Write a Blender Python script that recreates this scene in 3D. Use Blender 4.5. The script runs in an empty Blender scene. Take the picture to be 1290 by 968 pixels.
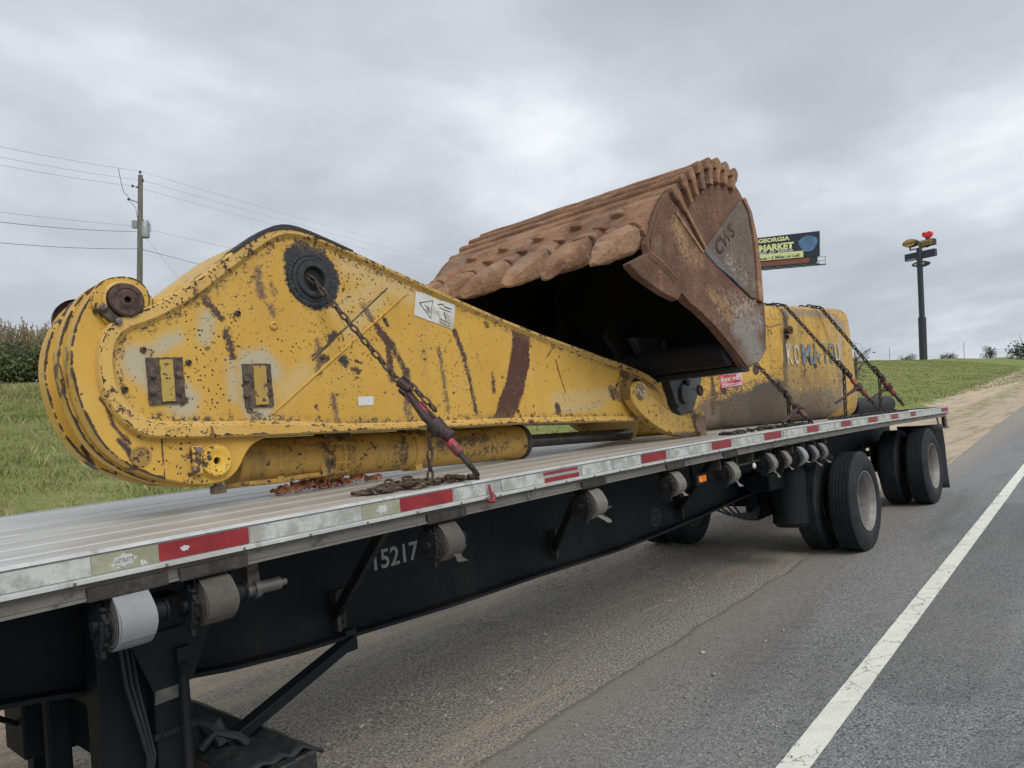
import bpy, bmesh, math, random
import numpy as np
from math import sin, cos, pi, radians, sqrt, atan2, exp
from mathutils import Vector, Matrix, noise as mnoise
random.seed(7); rng = np.random.default_rng(7)
sc = bpy.context.scene
COL = sc.collection

# ------------------------------------------------------------------ camera
FPX, YAW, PITCH, ROLL, CD, CH = 920.15, radians(40.973), radians(2.664), radians(-5.739), 2.2367, 1.6868
F_ = Vector((cos(YAW)*cos(PITCH), sin(YAW)*cos(PITCH), sin(PITCH)))
R0 = Vector((sin(YAW), -cos(YAW), 0)); U0 = R0.cross(F_)
R_ = cos(ROLL)*R0 + sin(ROLL)*U0; U_ = -sin(ROLL)*R0 + cos(ROLL)*U0
CAM = Vector((0, -CD, CH))
cd = bpy.data.cameras.new('camera'); cam = bpy.data.objects.new('camera', cd); COL.objects.link(cam)
cd.sensor_width = 36; cd.lens = FPX/1290*36; cd.clip_start = .05; cd.clip_end = 5000
mw = Matrix((R_, U_, -F_)).transposed().to_4x4(); mw.translation = CAM
cam.matrix_world = mw; sc.camera = cam
# ------------------------------------------------------------------ light
SUN_EL, SUN_AZ = 42, 252          # degrees; azimuth measured from +X towards +Y (traffic side, slightly to the front)
w = bpy.data.worlds.new("World"); sc.world = w; w.use_nodes = True
wt = w.node_tree; wn = wt.nodes; wl = wt.links; wn.clear()
out = wn.new('ShaderNodeOutputWorld'); bg = wn.new('ShaderNodeBackground')
sky = wn.new('ShaderNodeTexSky'); sky.sky_type = 'NISHITA'; sky.sun_disc = False
sky.sun_elevation = radians(SUN_EL); sky.sun_rotation = radians(90-SUN_AZ); sky.dust_density = 3
bg.inputs[1].default_value = 0.083
tc = wn.new('ShaderNodeTexCoord'); sep = wn.new('ShaderNodeSeparateXYZ'); wl.new(tc.outputs['Generated'], sep.inputs[0])
def wm(op, a, b):
    n = wn.new('ShaderNodeMath'); n.operation = op
    for i, v in enumerate((a, b)):
        if v is None: continue
        if isinstance(v, (int, float)): n.inputs[i].default_value = v
        else: wl.new(v, n.inputs[i])
    return n.outputs[0]
den = wm('ADD', wm('MAXIMUM', sep.outputs[2], 0.0), 0.22)
cx = wm('DIVIDE', sep.outputs[0], den); cy = wm('DIVIDE', sep.outputs[1], den)
cmb = wn.new('ShaderNodeCombineXYZ'); wl.new(cx, cmb.inputs[0]); wl.new(cy, cmb.inputs[1])
n1 = wn.new('ShaderNodeTexNoise'); n1.inputs['Scale'].default_value = .75; n1.inputs['Detail'].default_value = 7; n1.inputs['Roughness'].default_value = .48; n1.inputs['Distortion'].default_value = .35
n2 = wn.new('ShaderNodeTexNoise'); n2.inputs['Scale'].default_value = 2.6; n2.inputs['Detail'].default_value = 5; n2.inputs['Roughness'].default_value = .5
for n in (n1, n2): wl.new(cmb.outputs[0], n.inputs['Vector'])
mixn = wm('ADD', wm('MULTIPLY', n1.outputs[0], .72), wm('MULTIPLY', n2.outputs[0], .28))
def lobe(px, py, width, amt):
    D = (((px-645)/FPX)*R_ - ((py-484)/FPX)*U_ + F_).normalized()
    vm = wn.new('ShaderNodeVectorMath'); vm.operation = 'DOT_PRODUCT'; wl.new(tc.outputs['Generated'], vm.inputs[0]); vm.inputs[1].default_value = D
    mr = wn.new('ShaderNodeMapRange'); mr.interpolation_type = 'SMOOTHSTEP'; wl.new(vm.outputs['Value'], mr.inputs[0]); mr.inputs[1].default_value = cos(width); mr.inputs[2].default_value = 1; mr.inputs[3].default_value = 0; mr.inputs[4].default_value = amt
    return mr.outputs[0]
for l_ in ((540, 170, .28, .050), (330, 290, .25, .045), (800, 230, .25, .03), (60, 20, .35, .02), (1240, 400, .35, .01), (-300, 100, .4, .03), (1700, 60, .5, .02), (500, -400, .5, .02), (230, 110, .26, -.03), (950, 90, .28, -.02)):
    mixn = wm('ADD', mixn, lobe(*l_))
cr = wn.new('ShaderNodeValToRGB'); wl.new(mixn, cr.inputs[0])
cr.color_ramp.elements[0].position = .34; cr.color_ramp.elements[0].color = (4.1, 4.45, 4.95, 1)
cr.color_ramp.elements[1].position = .66; cr.color_ramp.elements[1].color = (9.0, 9.3, 9.7, 1)
e = cr.color_ramp.elements.new(.47); e.color = (5.05, 5.45, 6.0, 1)
e = cr.color_ramp.elements.new(.55); e.color = (6.2, 6.65, 7.15, 1)
mx = wn.new('ShaderNodeMix'); mx.data_type = 'RGBA'; mx.inputs[0].default_value = .95
wl.new(sky.outputs[0], mx.inputs[6]); wl.new(cr.outputs[0], mx.inputs[7]); wl.new(mx.outputs[2], bg.inputs[0]); wl.new(bg.outputs[0], out.inputs[0])
sd = bpy.data.lights.new('sun', 'SUN'); sd.energy = 1.5; sd.angle = radians(35); sd.color = (1, .97, .92)
so = bpy.data.objects.new('sun', sd); COL.objects.link(so)
sv = Vector((cos(radians(SUN_EL))*cos(radians(SUN_AZ)), cos(radians(SUN_EL))*sin(radians(SUN_AZ)), sin(radians(SUN_EL))))
so.rotation_euler = sv.to_track_quat('Z', 'Y').to_euler(); so.location = (0, -20, 30)
sc.view_settings.view_transform = 'Standard'; sc.view_settings.look = 'None'; sc.view_settings.exposure = 0.38; sc.view_settings.gamma = 1

# ------------------------------------------------------------------ survey helpers: a pixel of the photograph onto a REAL plane of the place
def ray(px, py): return ((px-645)/FPX)*R_ - ((py-484)/FPX)*U_ + F_
def PY(px, py, y): D = ray(px, py); return CAM + D*((y-CAM.y)/D.y)
def PZ(px, py, z): D = ray(px, py); return CAM + D*((z-CAM.z)/D.z)
def PD(px, py, t): return CAM + ray(px, py)*t
def proj(P):
    q = Vector(P)-CAM; z = q.dot(F_); return 645+FPX*q.dot(R_)/z, 484-FPX*q.dot(U_)/z, z
def mpp(y, px, py): return (PY(px, py, y)-CAM).dot(F_)/FPX      # metres per pixel on plane y
UP = ray(313, -18500).normalized()                                # plumb: the shoulder banks a few degrees
_zx = [-3, .53, 1.4, 2.28, 3.58, 4.58, 6.04, 8.23, 10, 12.06]; _zz = [1.446, 1.442, 1.433, 1.427, 1.418, 1.408, 1.386, 1.330, 1.285, 1.226]
_pf = np.polyfit(_zx, _zz, 4)
def zr(X): return float(np.polyval(_pf, X))                       # top of the rail and deck along the cambered trailer
def XR(px, y=0., dz=0.):                                          # where the rail passes the pixel column
    a, b = -1.5, 14.
    for _ in range(50):
        m = (a+b)/2
        if proj((m, y, zr(m)+dz))[0] < px: a = m
        else: b = m
    return (a+b)/2
def smooth(t): t = min(max(t, 0), 1); return t*t*(3-2*t)
def terr(x, y):
    if y < 4: return 0.
    t = y-4
    if t < 26: z = 5.0*((t/26)*.75+.25*smooth(t/26))*smooth(t/3)
    else: z = 5.0+.5*(1-exp(-(t-26)/20))
    return z

# ------------------------------------------------------------------ node materials
class M:
    def __init__(s, name, rough=.6, metal=0., spec=.5):
        s.m = bpy.data.materials.new(name); s.m.use_nodes = True; s.t = s.m.node_tree
        s.b = s.t.nodes['Principled BSDF']; s.b.inputs['Roughness'].default_value = rough; s.b.inputs['Metallic'].default_value = metal
        s.b.inputs['Specular IOR Level'].default_value = spec
        s.tc = s.t.nodes.new('ShaderNodeTexCoord'); s.P = s.tc.outputs['Object']
    def _in(s, sock, v):
        if isinstance(v, bpy.types.NodeSocket): s.t.links.new(v, sock)
        elif v is not None:
            if isinstance(v, (tuple, list)) and len(v) == 3 and sock.type == 'RGBA': v = (*v, 1)
            sock.default_value = v
    def math(s, op, a, b=None, c=None, clamp=False):
        n = s.t.nodes.new('ShaderNodeMath'); n.operation = op; n.use_clamp = clamp
        for i, v in enumerate((a, b, c)): s._in(n.inputs[i], v) if v is not None else None
        return n.outputs[0]
    def vec(s, op, a, b=None, scale=None):
        n = s.t.nodes.new('ShaderNodeVectorMath'); n.operation = op
        s._in(n.inputs[0], a)
        if b is not None: s._in(n.inputs[1], b)
        if scale is not None: s._in(n.inputs['Scale'], scale)
        return n.outputs[1] if op in ('DOT_PRODUCT', 'LENGTH', 'DISTANCE') else n.outputs[0]
    def scaled(s, v, sx, sy, sz): return s.vec('MULTIPLY', v, (sx, sy, sz))
    def noise(s, scale, detail=4, rough=.5, vec=None, dist=0, col=False):
        n = s.t.nodes.new('ShaderNodeTexNoise'); n.inputs['Scale'].default_value = scale; n.inputs['Detail'].default_value = detail
        n.inputs['Roughness'].default_value = rough; n.inputs['Distortion'].default_value = dist
        s.t.links.new(vec or s.P, n.inputs['Vector']); return n.outputs[1 if col else 0]
    def voro(s, scale, vec=None, feature='F1', out='Distance', rnd=1):
        n = s.t.nodes.new('ShaderNodeTexVoronoi'); n.feature = feature; n.inputs['Scale'].default_value = scale; n.inputs['Randomness'].default_value = rnd
        s.t.links.new(vec or s.P, n.inputs['Vector']); return n.outputs[out]
    def step(s, v, a, b):                                   # smooth 0->1 between a and b (a may exceed b)
        n = s.t.nodes.new('ShaderNodeMapRange'); n.interpolation_type = 'SMOOTHSTEP'
        s._in(n.inputs[0], v); inv = a > b
        n.inputs[1].default_value = min(a, b); n.inputs[2].default_value = max(a, b)
        n.inputs[3].default_value = 1 if inv else 0; n.inputs[4].default_value = 0 if inv else 1
        return n.outputs[0]
    def mix(s, f, a, b, mode='MIX'):
        n = s.t.nodes.new('ShaderNodeMix'); n.data_type = 'RGBA'; n.blend_type = mode
        s._in(n.inputs[0], f); s._in(n.inputs[6], a); s._in(n.inputs[7], b); return n.outputs[2]
    def sep(s, v=None):
        n = s.t.nodes.new('ShaderNodeSeparateXYZ'); s.t.links.new(v or s.P, n.inputs[0]); return n.outputs
    def comb(s, x, y, z):
        n = s.t.nodes.new('ShaderNodeCombineXYZ'); s._in(n.inputs[0], x); s._in(n.inputs[1], y); s._in(n.inputs[2], z); return n.outputs[0]
    def capsule(s, p, A, B, r):                             # signed distance to a rounded bar A-B
        A = Vector(A); B = Vector(B); ba = B-A; L = max(ba.dot(ba), 1e-8)
        pa = s.vec('SUBTRACT', p, tuple(A)); h = s.math('MULTIPLY', s.vec('DOT_PRODUCT', pa, tuple(ba)), 1/L, clamp=True)
        q = s.vec('SCALE', tuple(ba), None, h) if L > 1e-7 else None
        d = s.vec('LENGTH', s.vec('SUBTRACT', pa, q) if q is not None else pa)
        return s.math('SUBTRACT', d, r)
    def color(s, c): s._in(s.b.inputs['Base Color'], c); return s
    def rough(s, c): s._in(s.b.inputs['Roughness'], c); return s
    def metal(s, c): s._in(s.b.inputs['Metallic'], c); return s
    def bump(s, h, strength=.3, dist=.01):
        n = s.t.nodes.new('ShaderNodeBump'); n.inputs['Strength'].default_value = strength; n.inputs['Distance'].default_value = dist
        s._in(n.inputs['Height'], h); s.t.links.new(n.outputs[0], s.b.inputs['Normal']); return s

def jitter(m, amp1=.012, s1=30, amp2=.03, s2=8):
    a = m.vec('SCALE', m.vec('SUBTRACT', m.noise(s1, 4, .7, col=True), (.5, .5, .5)), None, amp1*2)
    b = m.vec('SCALE', m.vec('SUBTRACT', m.noise(s2, 2, .5, col=True), (.5, .5, .5)), None, amp2*2)
    return m.vec('ADD', m.P, m.vec('ADD', a, b))

BROWN = (.055, .035, .028); BLACKP = (.032, .034, .040); PRIMER = (.46, .44, .38); DIRTY = (.33, .23, .10); SCAR = (.15, .12, .085)
def yellow_mat(name, base=(.60, .365, .068), wear=1.15, shapes=(), flat_y=None, grime=.5, marks=(), streak=(.36, .235, .09), cracks=False):
    m = M(name, .5, 0, .4)
    P = m.P
    big = m.noise(1.3, 4, .6); mid = m.noise(6, 5, .65)
    c = m.mix(m.step(big, .35, .7), base, tuple(a*b for a, b in zip(base, (.86, .80, .70))))
    c = m.mix(m.math('MULTIPLY', m.step(mid, .5, .75), .22), c, (.64, .46, .19))
    # streaky dust that follows gravity
    st = m.noise(7, 6, .65, vec=m.scaled(P, 1.6, 1.6, .22))
    c = m.mix(m.math('MULTIPLY', m.step(st, .50, .72), min(.95, grime*.6)), c, streak)
    masks = []
    pj = jitter(m); pj2 = jitter(m, .03, 60, .03, 10)
    if flat_y is not None:
        pj = m.scaled(pj, 1, 0, 1); pj2 = m.scaled(pj2, 1, 0, 1)
    for (A, B, r, colr, soft, strength) in shapes:
        A = Vector((A[0], 0 if flat_y is not None else A[1], A[2])); B = Vector((B[0], 0 if flat_y is not None else B[1], B[2]))
        if (A-B).length < 1e-3: B = A+Vector((.001, 0, 0))
        d = m.capsule(pj if soft < .02 else pj2, A, B, r)
        f = m.step(d, soft, -soft)
        if strength < 1:                                     # broken coverage
            f = m.math('MULTIPLY', f, m.step(m.noise(45, 5, .75), .62-.3*strength, .66-.3*strength))
        c = m.mix(f, c, colr)
    if marks:
        jn_ = m.math('ADD', m.math('MULTIPLY', m.math('SUBTRACT', m.noise(60, 5, .8), .5), .080), m.math('MULTIPLY', m.math('SUBTRACT', m.noise(9, 3, .6), .5), .03))
        brk = m.noise(48, 5, .75)
        for i_, (an, ch, colr, soft, st_) in enumerate(marks):
            at = m.t.nodes.new('ShaderNodeAttribute'); at.attribute_name = an; d_ = m.sep(at.outputs['Vector'])[ch]
            f = m.step(m.math('ADD', d_, jn_), -soft, soft)
            if st_ < 1: f = m.math('MULTIPLY', f, m.step(brk, .62-.3*st_, .66-.3*st_))
            c = m.mix(f, c, colr)
    # chips: specks + bigger flakes
    cell = m.voro(34, vec=jitter(m, .013, 55, .0, 8)); rnd = m.voro(34, out='Color'); rs = m.sep(rnd)
    dens = m.math('MULTIPLY', m.step(m.noise(2.2, 3, .6), .38, .66), .75)
    thr = m.math('MULTIPLY', m.step(rs[0], m_t(1-.22*wear), 1.0), .28)
    speck = m.step(m.math('SUBTRACT', m.math('MULTIPLY', thr, m.math('ADD', dens, .35)), cell), 0.0, .04)
    fl = m.noise(21, 6, .72); fl2 = m.noise(3.1, 3, .6)
    flake = m.step(m.math('ADD', fl, m.math('MULTIPLY', m.math('SUBTRACT', fl2, .5), .32)), .688-.035*wear, .702-.035*wear)
    chip = m.math('MAXIMUM', speck, flake)
    halo = m.step(m.math('ADD', fl, m.math('MULTIPLY', m.math('SUBTRACT', fl2, .5), .32)), .63-.035*wear, .70-.035*wear)
    c = m.mix(m.math('MULTIPLY', halo, .25), c, (.42, .24, .075))
    cc = m.mix(m.step(m.noise(40, 3, .6), .4, .6), BROWN, (.11, .062, .040))
    c = m.mix(chip, c, cc)
    c2v = m.voro(95, vec=jitter(m, .006, 120, .0, 8)); r2 = m.sep(m.voro(95, out='Color'))[0]
    dn2 = m.step(m.noise(1.6, 4, .65), .42, .66)
    sp2 = m.step(m.math('SUBTRACT', m.math('MULTIPLY', m.step(r2, m_t(.86-.16*wear), 1.0), m.math('ADD', m.math('MULTIPLY', dn2, .50), .16)), c2v), 0.0, .05)
    c = m.mix(sp2, c, BROWN); chip = m.math('MAXIMUM', chip, sp2)
    sc_ = m.noise(16, 3, .6, vec=m.scaled(P, .35, 3, 3.2))
    scr = m.step(sc_, .735, .75); c = m.mix(m.math('MULTIPLY', scr, .7), c, SCAR)
    if cracks:
        hc_ = m.noise(7, 6, .75, vec=m.scaled(P, .45, .45, 4.0)); hk = m.step(m.math('ABSOLUTE', m.math('SUBTRACT', hc_, .5)), .012, .004); c = m.mix(m.math('MULTIPLY', hk, m.step(m.noise(2.0, 3, .6), .42, .56)), c, (.12, .075, .04))
    m.color(c); m.rough(m.math('ADD', m.math('MULTIPLY', chip, .25), m.math('ADD', .42, m.math('MULTIPLY', mid, .25))))
    h = m.math('SUBTRACT', m.math('MULTIPLY', m.noise(18, 4, .6), .35), m.math('MULTIPLY', chip, .6))
    m.bump(h, .35, .004); return m.m
def m_t(v): return max(.3, min(v, .98))

def simple(name, col, rough=.6, metal=0., var=.25, scale=8, bump=.15, second=None, thr=(.5, .7), stretch=None, spec=.5, bdist=.004):
    m = M(name, rough, metal, spec)
    v = m.scaled(m.P, *stretch) if stretch else m.P
    n = m.noise(scale, 5, .62, vec=v)
    c = m.mix(m.step(n, .3, .72), tuple(x*(1-var) for x in col), tuple(min(1, x*(1+var)) for x in col))
    if second: c = m.mix(m.step(m.noise(scale*.7, 6, .7, vec=v), *thr), c, second)
    m.color(c)
    m.rough(m.math('ADD', rough-.1, m.math('MULTIPLY', n, .2)))
    if bump: m.bump(m.noise(scale*6, 4, .6), bump, bdist)
    return m.m

def black_mat(name, col=(.0075, .009, .0135), dust=(.030, .029, .029), amt=.35, rough=.5):
    m = M(name, rough, 0, .22)
    n = m.noise(2.2, 6, .65, vec=m.scaled(m.P, 1, 1, .5)); n2 = m.noise(30, 4, .7)
    c = m.mix(m.math('MULTIPLY', m.step(n, .42, .75), amt), col, dust)
    c = m.mix(m.math('MULTIPLY', m.step(n2, .64, .72), .5*amt), c, (.07, .06, .05))
    m.color(c); m.rough(m.math('ADD', rough-.05, m.math('MULTIPLY', n2, .2))); m.bump(n2, .12, .003); return m.m

MB_BLACK = black_mat('black_frame_paint')
MB_STEEL = black_mat('dusty_black_steel', (.013, .014, .017), (.05, .046, .040), .55, .55)
MB_GRIME = simple('grimy_bracket', (.055, .052, .047), .7, .2, .4, 14, .3, (.03, .028, .027), (.45, .6))
MB_RUBBER = simple('black_rubber', (.016, .018, .022), .62, 0, .3, 20, .1, (.045, .043, .040), (.5, .8))
MB_HOLE = simple('painted_hole_shade', (.008, .007, .007), .8, 0, .2, 10, .05)  # near-black colour stands in for the shade inside holes

def aluminium(name, base=(.47, .475, .46), dark=(.20, .20, .185), stretch=(1.2, 6, 6), dirt=.6, metal=.35, rough=.48):
    m = M(name, rough, metal, .5)
    a = m.noise(3, 6, .65, vec=m.scaled(m.P, *stretch)); b = m.noise(11, 6, .7); d = m.noise(60, 4, .7)
    c = m.mix(m.step(a, .35, .68), base, tuple(x*.78 for x in base))
    c = m.mix(m.math('MULTIPLY', m.step(b, .55, .68), dirt), c, dark)
    c = m.mix(m.math('MULTIPLY', m.step(d, .66, .72), dirt), c, (.06, .055, .05))
    c = m.mix(m.math('MULTIPLY', m.step(m.noise(26, 3, .6, vec=m.scaled(m.P, .25, 1, 2.5)), .66, .72), .6), c, tuple(min(1, x*1.5) for x in base))
    m.color(c); m.rough(m.math('ADD', rough-.08, m.math('MULTIPLY', b, .3))); m.bump(m.math('ADD', b, m.math('MULTIPLY', d, .5)), .2, .003)
    return m.m
ALU_RAIL = aluminium('worn_rail_aluminium', (.44, .45, .44), (.17, .168, .155), dirt=.8)
ALU_TOP = aluminium('scuffed_rail_top', (.33, .33, .315), (.13, .125, .115), (2, 8, 8), .85)
ALU_LOW = aluminium('grimy_lower_rail', (.20, .19, .17), (.06, .055, .05), (1, 4, 6), .8, .2, .6)
def deck_mat():
    m = M('dusty_ribbed_deck', .42, .35, .5)
    a = m.noise(2.0, 6, .7, vec=m.scaled(m.P, .35, 3.2, 1)); b = m.noise(9, 6, .7, vec=m.scaled(m.P, .5, 2, 1))
    c = m.mix(m.step(a, .38, .62), (.56, .56, .55), (.46, .445, .415))
    c = m.mix(m.math('MULTIPLY', m.step(b, .54, .70), .6), c, (.31, .295, .27))
    c = m.mix(m.math('MULTIPLY', m.step(m.noise(40, 4, .7), .64, .72), .5), c, (.14, .13, .12))
    m.color(c); s = m.sep()
    rib = m.math('ABSOLUTE', m.math('SINE', m.math('MULTIPLY', s[1], pi/.025)))
    m.bump(m.math('ADD', m.math('MULTIPLY', rib, .8), m.math('MULTIPLY', b, .4)), .5, .004); return m.m
DECK = deck_mat()
TAPE_RED = simple('red_reflective_tape', (.25, .020, .026), .42, 0, .25, 9, .06, (.34, .045, .04), (.6, .75))
def tape_pale():
    m = M('faded_pale_tape', .55, 0, .4)
    c = m.mix(m.step(m.noise(6, 5, .7), .4, .6), (.36, .37, .27), (.27, .27, .19))
    c = m.mix(m.step(m.noise(14, 5, .7), .60, .63), c, (.56, .57, .55)); m.color(c); return m.m
TAPE_PALE = tape_pale()
def tape_white():
    m = M('worn_white_tape', .5, 0, .4)
    c = m.mix(m.step(m.noise(9, 5, .7), .42, .6), (.52, .53, .52), (.33, .33, .30)); c = m.mix(m.step(m.noise(30, 5, .7), .62, .66), c, (.2, .19, .17)); m.color(c); return m.m
TAPE_WHITE = tape_white()
RUSTCHAIN = simple('rusty_chain_steel', (.085, .062, .050), .6, .35, .45, 30, .3, (.16, .095, .06), (.5, .65))
CHAIN_BLACK = simple('dark_chain_steel', (.045, .038, .036), .6, .3, .45, 30, .3, (.10, .06, .045), (.52, .68))
BINDER_RED = simple('scuffed_red_binder', (.50, .06, .085), .5, 0, .3, 14, .2, (.06, .035, .035), (.50, .58))
BINDER_ORG = simple('rust_red_binder', (.26, .055, .040), .6, 0, .35, 14, .2, (.06, .035, .03), (.50, .60))
BINDER_DARK = simple('dark_maroon_binder', (.055, .026, .028), .6, .1, .4, 18, .2, (.12, .05, .04), (.55, .68))
def strap_mat(name, col, dirt=.4):
    m = M(name, .6, 0, .3); s = m.sep()
    n = m.noise(10, 5, .7); c = m.mix(m.math('MULTIPLY', m.step(n, .4, .75), dirt), col, tuple(x*.4 for x in col))
    wv = m.math('SINE', m.math('MULTIPLY', s[0], 900)); c = m.mix(m.math('MULTIPLY', m.step(wv, -.2, .9), .25), c, tuple(x*.6 for x in col))
    m.color(c); m.bump(wv, .25, .001); return m.m
STRAP_W = strap_mat('pale_webbing', (.29, .29, .31), .25); STRAP_G = strap_mat('grimy_webbing', (.105, .098, .085), .6); STRAP_M = strap_mat('dusty_webbing', (.19, .18, .16), .45)

# ------------------------------------------------------------------ mesh builder
class MB:
    def __init__(s): s.v = []; s.f = []
    def add(s, vs, fs):
        o = len(s.v); s.v += [tuple(v) for v in vs]; s.f += [tuple(i+o for i in f) for f in fs]; return s
    def box(s, c, size, ax=None):
        ax = ax or (Vector((1, 0, 0)), Vector((0, 1, 0)), Vector((0, 0, 1))); c = Vector(c); vs = []
        for i in (-1, 1):
            for j in (-1, 1):
                for k in (-1, 1): vs.append(c+ax[0]*i*size[0]/2+ax[1]*j*size[1]/2+ax[2]*k*size[2]/2)
        return s.add(vs, [(0, 1, 3, 2), (4, 6, 7, 5), (0, 4, 5, 1), (2, 3, 7, 6), (0, 2, 6, 4), (1, 5, 7, 3)])
    def bar(s, a, b, w_, t_, up=(0, 0, 1)):                 # rectangular bar from a to b
        a = Vector(a); b = Vector(b); x = (b-a).normalized(); z = Vector(up); z = (z-x*z.dot(x)).normalized(); y = z.cross(x)
        return s.box((a+b)/2, ((b-a).length, w_, t_), (x, y, z))
    def tube(s, pts, r, n=10, caps=True):
        pts = [Vector(p) for p in pts]; k = len(pts); rs = r if isinstance(r, (list, tuple)) else [r]*k
        vs = []; fs = []; ref = None
        for i, p in enumerate(pts):
            t = (pts[min(i+1, k-1)]-pts[max(i-1, 0)]).normalized()
            if ref is None: ref = Vector((0, 0, 1)) if abs(t.z) < .9 else Vector((1, 0, 0))
            u = (ref-t*ref.dot(t)).normalized(); ref = u; v = t.cross(u)
            for j in range(n):
                a = 2*pi*j/n; vs.append(p+u*cos(a)*rs[i]+v*sin(a)*rs[i])
        for i in range(k-1):
            for j in range(n): fs.append((i*n+j, i*n+(j+1) % n, (i+1)*n+(j+1) % n, (i+1)*n+j))
        if caps: fs.append(tuple(range(n))[::-1]); fs.append(tuple((k-1)*n+j for j in range(n)))
        return s.add(vs, fs)
    def lathe(s, prof, c, axis, n=48):                      # prof: (distance along axis, radius)
        c = Vector(c); ax = Vector(axis).normalized(); ref = Vector((0, 0, 1)) if abs(ax.z) < .9 else Vector((1, 0, 0))
        u = (ref-ax*ref.dot(ax)).normalized(); v = ax.cross(u); vs = []; fs = []
        for (d, r) in prof:
            for j in range(n):
                a = 2*pi*j/n; vs.append(c+ax*d+(u*cos(a)+v*sin(a))*max(r, 1e-4))
        for i in range(len(prof)-1):
            for j in range(n): fs.append((i*n+j, i*n+(j+1) % n, (i+1)*n+(j+1) % n, (i+1)*n+j))
        return s.add(vs, fs)
    def prism(s, pts, y0, y1):                              # outline in XZ extruded along Y
        n = len(pts); vs = [(p[0], y0, p[1]) for p in pts]+[(p[0], y1, p[1]) for p in pts]
        fs = [tuple(range(n)), tuple(range(n, 2*n))[::-1]]+[(i, i+n, (i+1) % n+n, (i+1) % n) for i in range(n)]
        return s.add(vs, fs)
    def wall(s, pts, y0, y1, th, closed=True):              # strip that follows an XZ outline, thickness inward
        n = len(pts); P = [Vector((p[0], p[1])) for p in pts]; area = sum(P[i].x*P[(i+1) % n].y-P[(i+1) % n].x*P[i].y for i in range(n))
        sg = 1 if area > 0 else -1; Q = []
        for i in range(n):
            a = P[(i-1) % n] if closed or i > 0 else P[i]; b = P[(i+1) % n] if closed or i < n-1 else P[i]
            t = (b-a).normalized(); Q.append(P[i]+Vector((-t.y, t.x))*sg*th)
        vs = [(p.x, y0, p.y) for p in P]+[(p.x, y1, p.y) for p in P]+[(p.x, y0, p.y) for p in Q]+[(p.x, y1, p.y) for p in Q]; fs = []
        for i in range(n if closed else n-1):
            j = (i+1) % n
            fs += [(i, j, j+n, i+n), (i+2*n, i+3*n, j+3*n, j+2*n), (i, i+2*n, j+2*n, j), (i+n, j+n, j+3*n, i+3*n)]
        if not closed: fs += [(0, n, 3*n, 2*n), (n-1, 3*n-1, 4*n-1, 2*n-1)]
        return s.add(vs, fs)
    def sphere(s, c, r, n=8, m_=6, sq=(1, 1, 1)):
        c = Vector(c); vs = []; fs = []
        for i in range(m_+1):
            th = pi*i/m_
            for j in range(n): a = 2*pi*j/n; vs.append(c+Vector((sin(th)*cos(a)*sq[0], sin(th)*sin(a)*sq[1], cos(th)*sq[2]))*r)
        for i in range(m_):
            for j in range(n): fs.append((i*n+j, (i+1)*n+j, (i+1)*n+(j+1) % n, i*n+(j+1) % n))
        return s.add(vs, fs)
    def build(s, name, mat, parent=None, bevel=0, smooth_=.6, merge=True, **props):
        me = bpy.data.meshes.new(name); me.from_pydata(s.v, [], s.f); 
        bm = bmesh.new(); bm.from_mesh(me)
        if merge: bmesh.ops.remove_doubles(bm, verts=bm.verts, dist=1e-5)
        bmesh.ops.recalc_face_normals(bm, faces=bm.faces); bm.to_mesh(me); bm.free()
        me.materials.append(mat)
        if smooth_:
            me.polygons.foreach_set('use_smooth', [True]*len(me.polygons)); me.set_sharp_from_angle(angle=smooth_)
        o = bpy.data.objects.new(name, me); COL.objects.link(o)
        if bevel:
            b = o.modifiers.new('edge', 'BEVEL'); b.width = bevel; b.segments = 2; b.limit_method = 'ANGLE'; b.angle_limit = radians(40); b.harden_normals = False
        if parent is not None: put(o, parent)
        for k_, v_ in props.items(): o[k_] = v_
        return o
def put(o, parent):                                         # meshes are modelled in place coordinates; the child is shifted back by its ancestors
    o.parent = parent; q = Vector(parent.location); p = parent.parent
    while p: q += Vector(p.location); p = p.parent
    o.location = -q
def sub(o, parent):                                         # sub-part of a part that itself already cancels its thing's offset
    o.parent = parent; o.location = (0, 0, 0)
def thing(name, loc, label, cat, group=None):
    o = bpy.data.objects.new(name, None); COL.objects.link(o); o.location = loc; o['label'] = label; o['category'] = cat; o.empty_display_size = .1
    if group: o['group'] = group
    return o
def tag(o, label, cat, group=None):
    o['label'] = label; o['category'] = cat
    if group: o['group'] = group
    return o
def text(name, s, mat, parent, origin, xdir, ydir, size, ext=.0015, bold=0., shear=0, align='CENTER', wscale=1., smallcaps=False):
    cu = bpy.data.curves.new(name, 'FONT'); cu.body = s; cu.size = 1; cu.extrude = 0; cu.offset = bold; cu.align_x = align; cu.align_y = 'CENTER'; cu.shear = shear; cu.resolution_u = 3
    t = bpy.data.objects.new('tmp', cu); COL.objects.link(t); bpy.context.view_layer.update()
    me = bpy.data.meshes.new_from_object(t.evaluated_get(bpy.context.evaluated_depsgraph_get())); bpy.data.objects.remove(t)
    X = Vector(xdir).normalized(); Y = Vector(ydir).normalized(); N = X.cross(Y); O = Vector(origin)
    for v in me.vertices: v.co = O+X*v.co.x*size*wscale+Y*v.co.y*size+N*ext
    me.name = name; me.materials.clear(); me.materials.append(mat)
    o = bpy.data.objects.new(name, me); COL.objects.link(o)
    if parent is not None: put(o, parent)
    return o
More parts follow.
